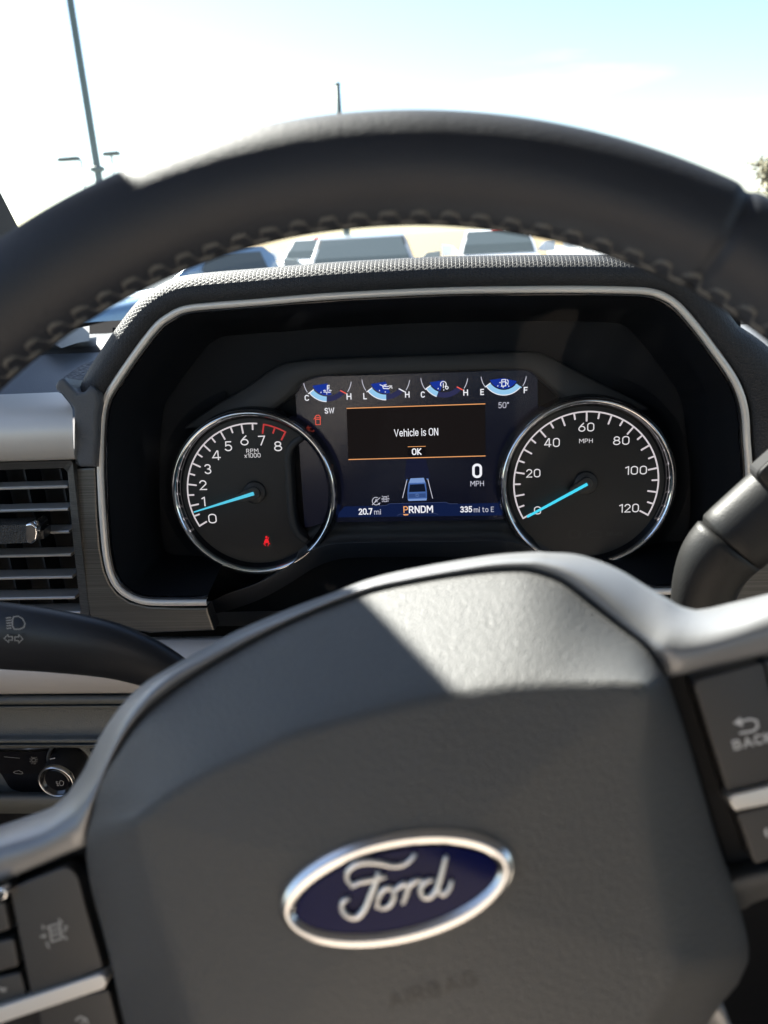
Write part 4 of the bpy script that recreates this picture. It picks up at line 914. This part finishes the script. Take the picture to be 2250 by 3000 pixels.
loft('badge_ring', [el(.0012, FACE_D - .003), el(.0006, FACE_D + .0010), el(.0, FACE_D + .0022), el(-.0009, FACE_D + .0030), el(-.0018, FACE_D + .0031), el(-.0028, FACE_D + .0026), el(-.0034, FACE_D + .0021), el(-.0038, FACE_D + .0014)], M['satin_chrome'], badge, closed=True)
loft('badge_well', [el(.0042, FACE_D - .0006), el(.0026, FACE_D - .0002), el(.0012, FACE_D - .0014)], M['cover'], badge, closed=True)
cF = crop(750, 2250, .5124)
M['letter'] = mat('badge_letter', (.80, .79, .76), .30, .6)
bpn = wh(FACE_D + .0031)
def script(name, pts, w=1.0):
    q = cat([un(*cF(*p), bpn) for p in pts], 22); n = len(q)
    tube(name, q, [(.00054 * w) * (.7 + .5 * math.sin(math.pi * min(1, (i + 2) / (n + 2)))) for i in range(n)], M['letter'], badge, 8)
script('letter_stroke', [(700, 590), (690, 640), (655, 730), (625, 800), (580, 850), (525, 845), (490, 805), (500, 760), (535, 745)], 1.25)
script('letter_stroke', [(550, 668), (520, 640), (525, 590), (575, 550), (650, 538), (720, 545), (790, 560), (850, 550), (890, 520), (910, 488)], 1.1)
script('letter_stroke', [(545, 680), (590, 655), (660, 640), (745, 620)], 1.0)
script('letter_stroke', [(690, 800), (700, 740), (735, 690), (780, 690), (790, 735), (765, 785), (715, 800), (690, 775)], 1.05)
script('letter_stroke', [(790, 700), (830, 670), (865, 660), (865, 700), (845, 760), (835, 775)], 1.1)
script('letter_stroke', [(860, 700), (890, 660), (930, 640), (955, 650)], 1.1)
script('letter_stroke', [(1020, 640), (985, 640), (945, 680), (945, 725), (985, 740), (1030, 700), (1060, 610), (1088, 500)], 1.1)
script('letter_stroke', [(1050, 640), (1045, 700), (1070, 722), (1105, 690), (1120, 640)], 1.0)
from mathutils.bvhtree import BVHTree
_bv = BVHTree.FromPolygons([v.co.copy() for v in cover.data.vertices], [tuple(p.vertices) for p in cover.data.polygons])
def on_cover(p):
    h = _bv.ray_cast(p + WN * .02, -WN)
    return h[0] + WN * .00015 if h[0] else p
text('emboss_shade_lettering', 'AIRBAG', (1130, 2872, 1400, 2918), wh(FACE_D), WU, WV, mat('emboss_shade', (.026, .026, .027), .5), cover, .01, rot=.30, drop=on_cover)  # flat strokes, shade of the moulded letters painted as darker colour

# satin trim running over the spokes and round the top of the hub
TO = [[(-260, 2500), (-120, 2465), (0, 2427), (90, 2393), (150, 2367), (199, 2325)], [(199, 2325), (244, 2258), (276, 2190), (312, 2127), (362, 2059), (425, 2000), (497, 1955), (588, 1905), (678, 1856), (750, 1824), (863, 1779), (976, 1739), (1066, 1705), (1157, 1680), (1293, 1653), (1428, 1632), (1500, 1624), (1590, 1618)], [(1590, 1618), (1681, 1623), (1749, 1641), (1816, 1670), (1884, 1711), (1952, 1752), (1997, 1777), (2042, 1788)], [(2042, 1788), (2110, 1781), (2178, 1765), (2250, 1750), (2500, 1690)]]
TR = [[(-260, 2570), (-120, 2530), (0, 2488), (80, 2464), (136, 2443), (217, 2392)], [(217, 2392), (262, 2330), (312, 2222), (352, 2140), (400, 2070), (475, 1995), (600, 1922), (750, 1846), (886, 1788), (1066, 1718), (1202, 1688), (1338, 1663), (1428, 1648), (1500, 1642), (1575, 1641)], [(1575, 1641), (1650, 1660), (1720, 1700), (1790, 1755), (1860, 1815), (1910, 1850), (1960, 1872), (2010, 1876)], [(2010, 1876), (2065, 1868), (2155, 1842), (2250, 1808), (2500, 1735)]]
TI = [[(-260, 2680), (-120, 2632), (0, 2583), (90, 2545), (180, 2506), (254, 2474)], [(254, 2474), (262, 2428), (280, 2360), (298, 2290), (344, 2203), (400, 2120), (452, 2068), (560, 1985), (750, 1873), (886, 1806), (1066, 1737), (1202, 1705), (1338, 1682), (1428, 1671), (1500, 1667), (1545, 1668)], [(1545, 1668), (1613, 1687), (1658, 1710), (1726, 1764), (1816, 1836), (1884, 1890), (1934, 1958), (1957, 1980)], [(1957, 1980), (1997, 1975), (2097, 1950), (2250, 1915), (2500, 1850)]]
def tl_(S, d):
    out = []
    for k, (s_, n) in enumerate(zip(S, (14, 56, 24, 14))): out += pcurve(s_, n + 1, (lambda x: dtop(x) + d) if k in (1, 2) else (lambda x: dtop(0) + d))[:-1]
    out.append(un(*S[-1][-1], wh(dtop(0) + d))); return out
ta, tb, tc2 = tl_(TO, -.0135), tl_(TR, .001), tl_(TI, .0)
ta2 = [p - WN * .008 + (p - q).normalized() * -.003 for p, q in zip(ta, tb)]
def bez(s): return [a * (1 - s) ** 2 + (b * 2 - a * .5 - c * .5) * (2 * s * (1 - s)) + c * s * s for a, b, c in zip(ta, tb, tc2)]
tr_rows = [ta2, ta] + [bez(s) for s in (.06, .15, .28, .42, .56, .70, .84, .94)] + [tc2, [p - WN * .0008 + (p - q).normalized() * .0005 for p, q in zip(tc2, tb)], [p - WN * .008 for p in tc2]]
loft('spoke_trim', tr_rows, M['trim'], wheel)

# switch panels on the two spokes
def wpl(name, px, d, th, bev, m, parent, r=10, seg=3): return plate(name, up_(rnd(px, r), wh(d)), WN, th, bev, m, parent, seg, True if bev else False)
pan = wpl('switch_panel', [(-300, 2660), (0, 2570), (254, 2470), (262, 2500), (275, 2588), (311, 2723), (340, 2836), (392, 3060), (420, 3200), (-300, 3400)], -.0130, .012, 0, M['void'], wheel, 4)
cL = crop(0, 2000, .4521)
wpl('button', L(cL, [(60, 1335), (430, 1188), (500, 1245), (560, 1480), (668, 1850), (205, 2045)]), -.0052, .008, .0014, M['button'], pan, [14, 26, 26, 10, 10, 10])
wpl('button', L(cL, [(-160, 1470), (28, 1420), (62, 1600), (-120, 1655)]), -.0060, .008, .0016, M['button'], pan)
wpl('button', L(cL, [(-160, 1710), (88, 1660), (118, 1840), (-120, 1900)]), -.0060, .008, .0016, M['button'], pan)
wpl('button', L(cL, [(-160, 1945), (130, 1880), (180, 2060), (-120, 2150)]), -.0060, .008, .0016, M['button'], pan)
wpl('button', L(cL, [(245, 2090), (705, 1990), (800, 2380), (300, 2480)]), -.0060, .008, .0014, M['button'], pan, 12)
wpl('silver_bar', L(cL, [(-300, 2205), (640, 1895), (672, 1900), (690, 1945), (672, 1985), (-300, 2310)]), -.0035, .008, .0022, M['bezel'], pan, 8)
wpl('chrome_switch', L(cL, [(-140, 1380), (10, 1330), (42, 1345), (46, 1380), (25, 1410), (-140, 1460)]), -.0020, .010, .003, M['chrome'], pan, 12)
def lab(name, ls, w, d, c, parent, m='print_dim', fills=()): return strokes(name, [L(c, l) for l in ls], w, wh(d), M[m], parent, fills=[L(c, l) for l in fills])
lab('lane_assist_icon', [[(318, 1580), (385, 1560), (402, 1655), (335, 1678), (318, 1580)], [(330, 1610), (388, 1592)], [(335, 1640), (395, 1622)], [(276, 1570), (282, 1600)], [(288, 1625), (294, 1655)], [(300, 1680), (318, 1720)], [(380, 1530), (405, 1560)], [(415, 1585), (440, 1580)], [(415, 1640), (435, 1665)], [(260, 1645), (290, 1645)], [(300, 1590), (318, 1585)], [(410, 1610), (432, 1600)]], 5.5, -.0049, cL, pan)
lab('speed_icon', [[(490, 2190), (520, 2165), (560, 2180), (570, 2215)], [(525, 2210), (550, 2185)]], 6, -.0057, cL, pan)
lab('set_icon', [[(-10, 1975), (20, 1985), (45, 1978)], [(0, 1995), (40, 1998)]], 5, -.0057, cL, pan)

cR = crop(1500, 1900, .4973)
pan2 = wpl('switch_panel', L(cR, [(905, 180), (1000, 150), (1508, 20), (2100, -120), (2300, 900), (1900, 1300), (1290, 1320), (1200, 1050), (1080, 640)]), -.0130, .012, 0, M['void'], wheel, 4)
wpl('button', L(cR, [(1062, 190), (1480, 78), (1640, 760), (1268, 842)]), -.0050, .008, .0024, M['button'], pan2, [30, 14, 10, 10])
wpl('button', L(cR, [(1496, 74), (1900, -30), (2050, 660), (1655, 752)]), -.0050, .008, .0024, M['button'], pan2, 14)
wpl('silver_bar', L(cR, [(1282, 882), (1300, 862), (1508, 815), (2100, 670), (2110, 760), (1508, 920), (1318, 958), (1295, 930)]), -.0035, .008, .0022, M['bezel'], pan2, 10)
wpl('button', L(cR, [(1322, 972), (1900, 830), (2000, 1130), (1430, 1272)]), -.0060, .008, .0016, M['button'], pan2, 12)
lab('back_icon', [[(1345, 432), (1400, 415), (1440, 425), (1448, 460), (1425, 485), (1340, 500)]], 7, -.0047, cR, pan2, 'print', fills=[[(1302, 440), (1345, 402), (1362, 462)]])
x0, y0 = cR(1296, 505); x1, y1 = cR(1540, 592)
text('lettering', 'BACK', (x0, y0 + 4, x1, y1 - 8), wh(-.0047), WU, WV, M['print'], pan2, .03, rot=.235)
lab('call_icon', [[(1500, 1060), (1495, 1085), (1510, 1110)]], 8, -.0057, cR, pan2, 'print')
# lower edge of the right spoke and the lower spoke seen past the hub
def band(name, la, lb, da, db, m):
    a, b = cat(up_(L(cR, la), wh(da)), 16), cat(up_(L(cR, lb), wh(db)), 16)
    loft(name, [[p - WN * .006 for p in a], a, [p.lerp(q, .12) + WN * .0014 for p, q in zip(a, b)], [p.lerp(q, .4) + WN * .001 for p, q in zip(a, b)], b, [p - WN * .012 for p in b]], m, wheel)
band('spoke_lower_edge', [(1285, 1360), (1330, 1350), (1400, 1330), (1508, 1308), (2000, 1200)], [(1330, 1545), (1370, 1535), (1420, 1500), (1508, 1470), (2000, 1330)], -.0070, -.0150, M['cover'])
band('lower_spoke', [(1225, 2075), (1240, 2085), (1290, 2212), (1400, 2500), (1500, 2800)], [(1080, 2190), (1120, 2260), (1180, 2400), (1230, 2550), (1300, 2800)], -.012, -.016, M['trim'])
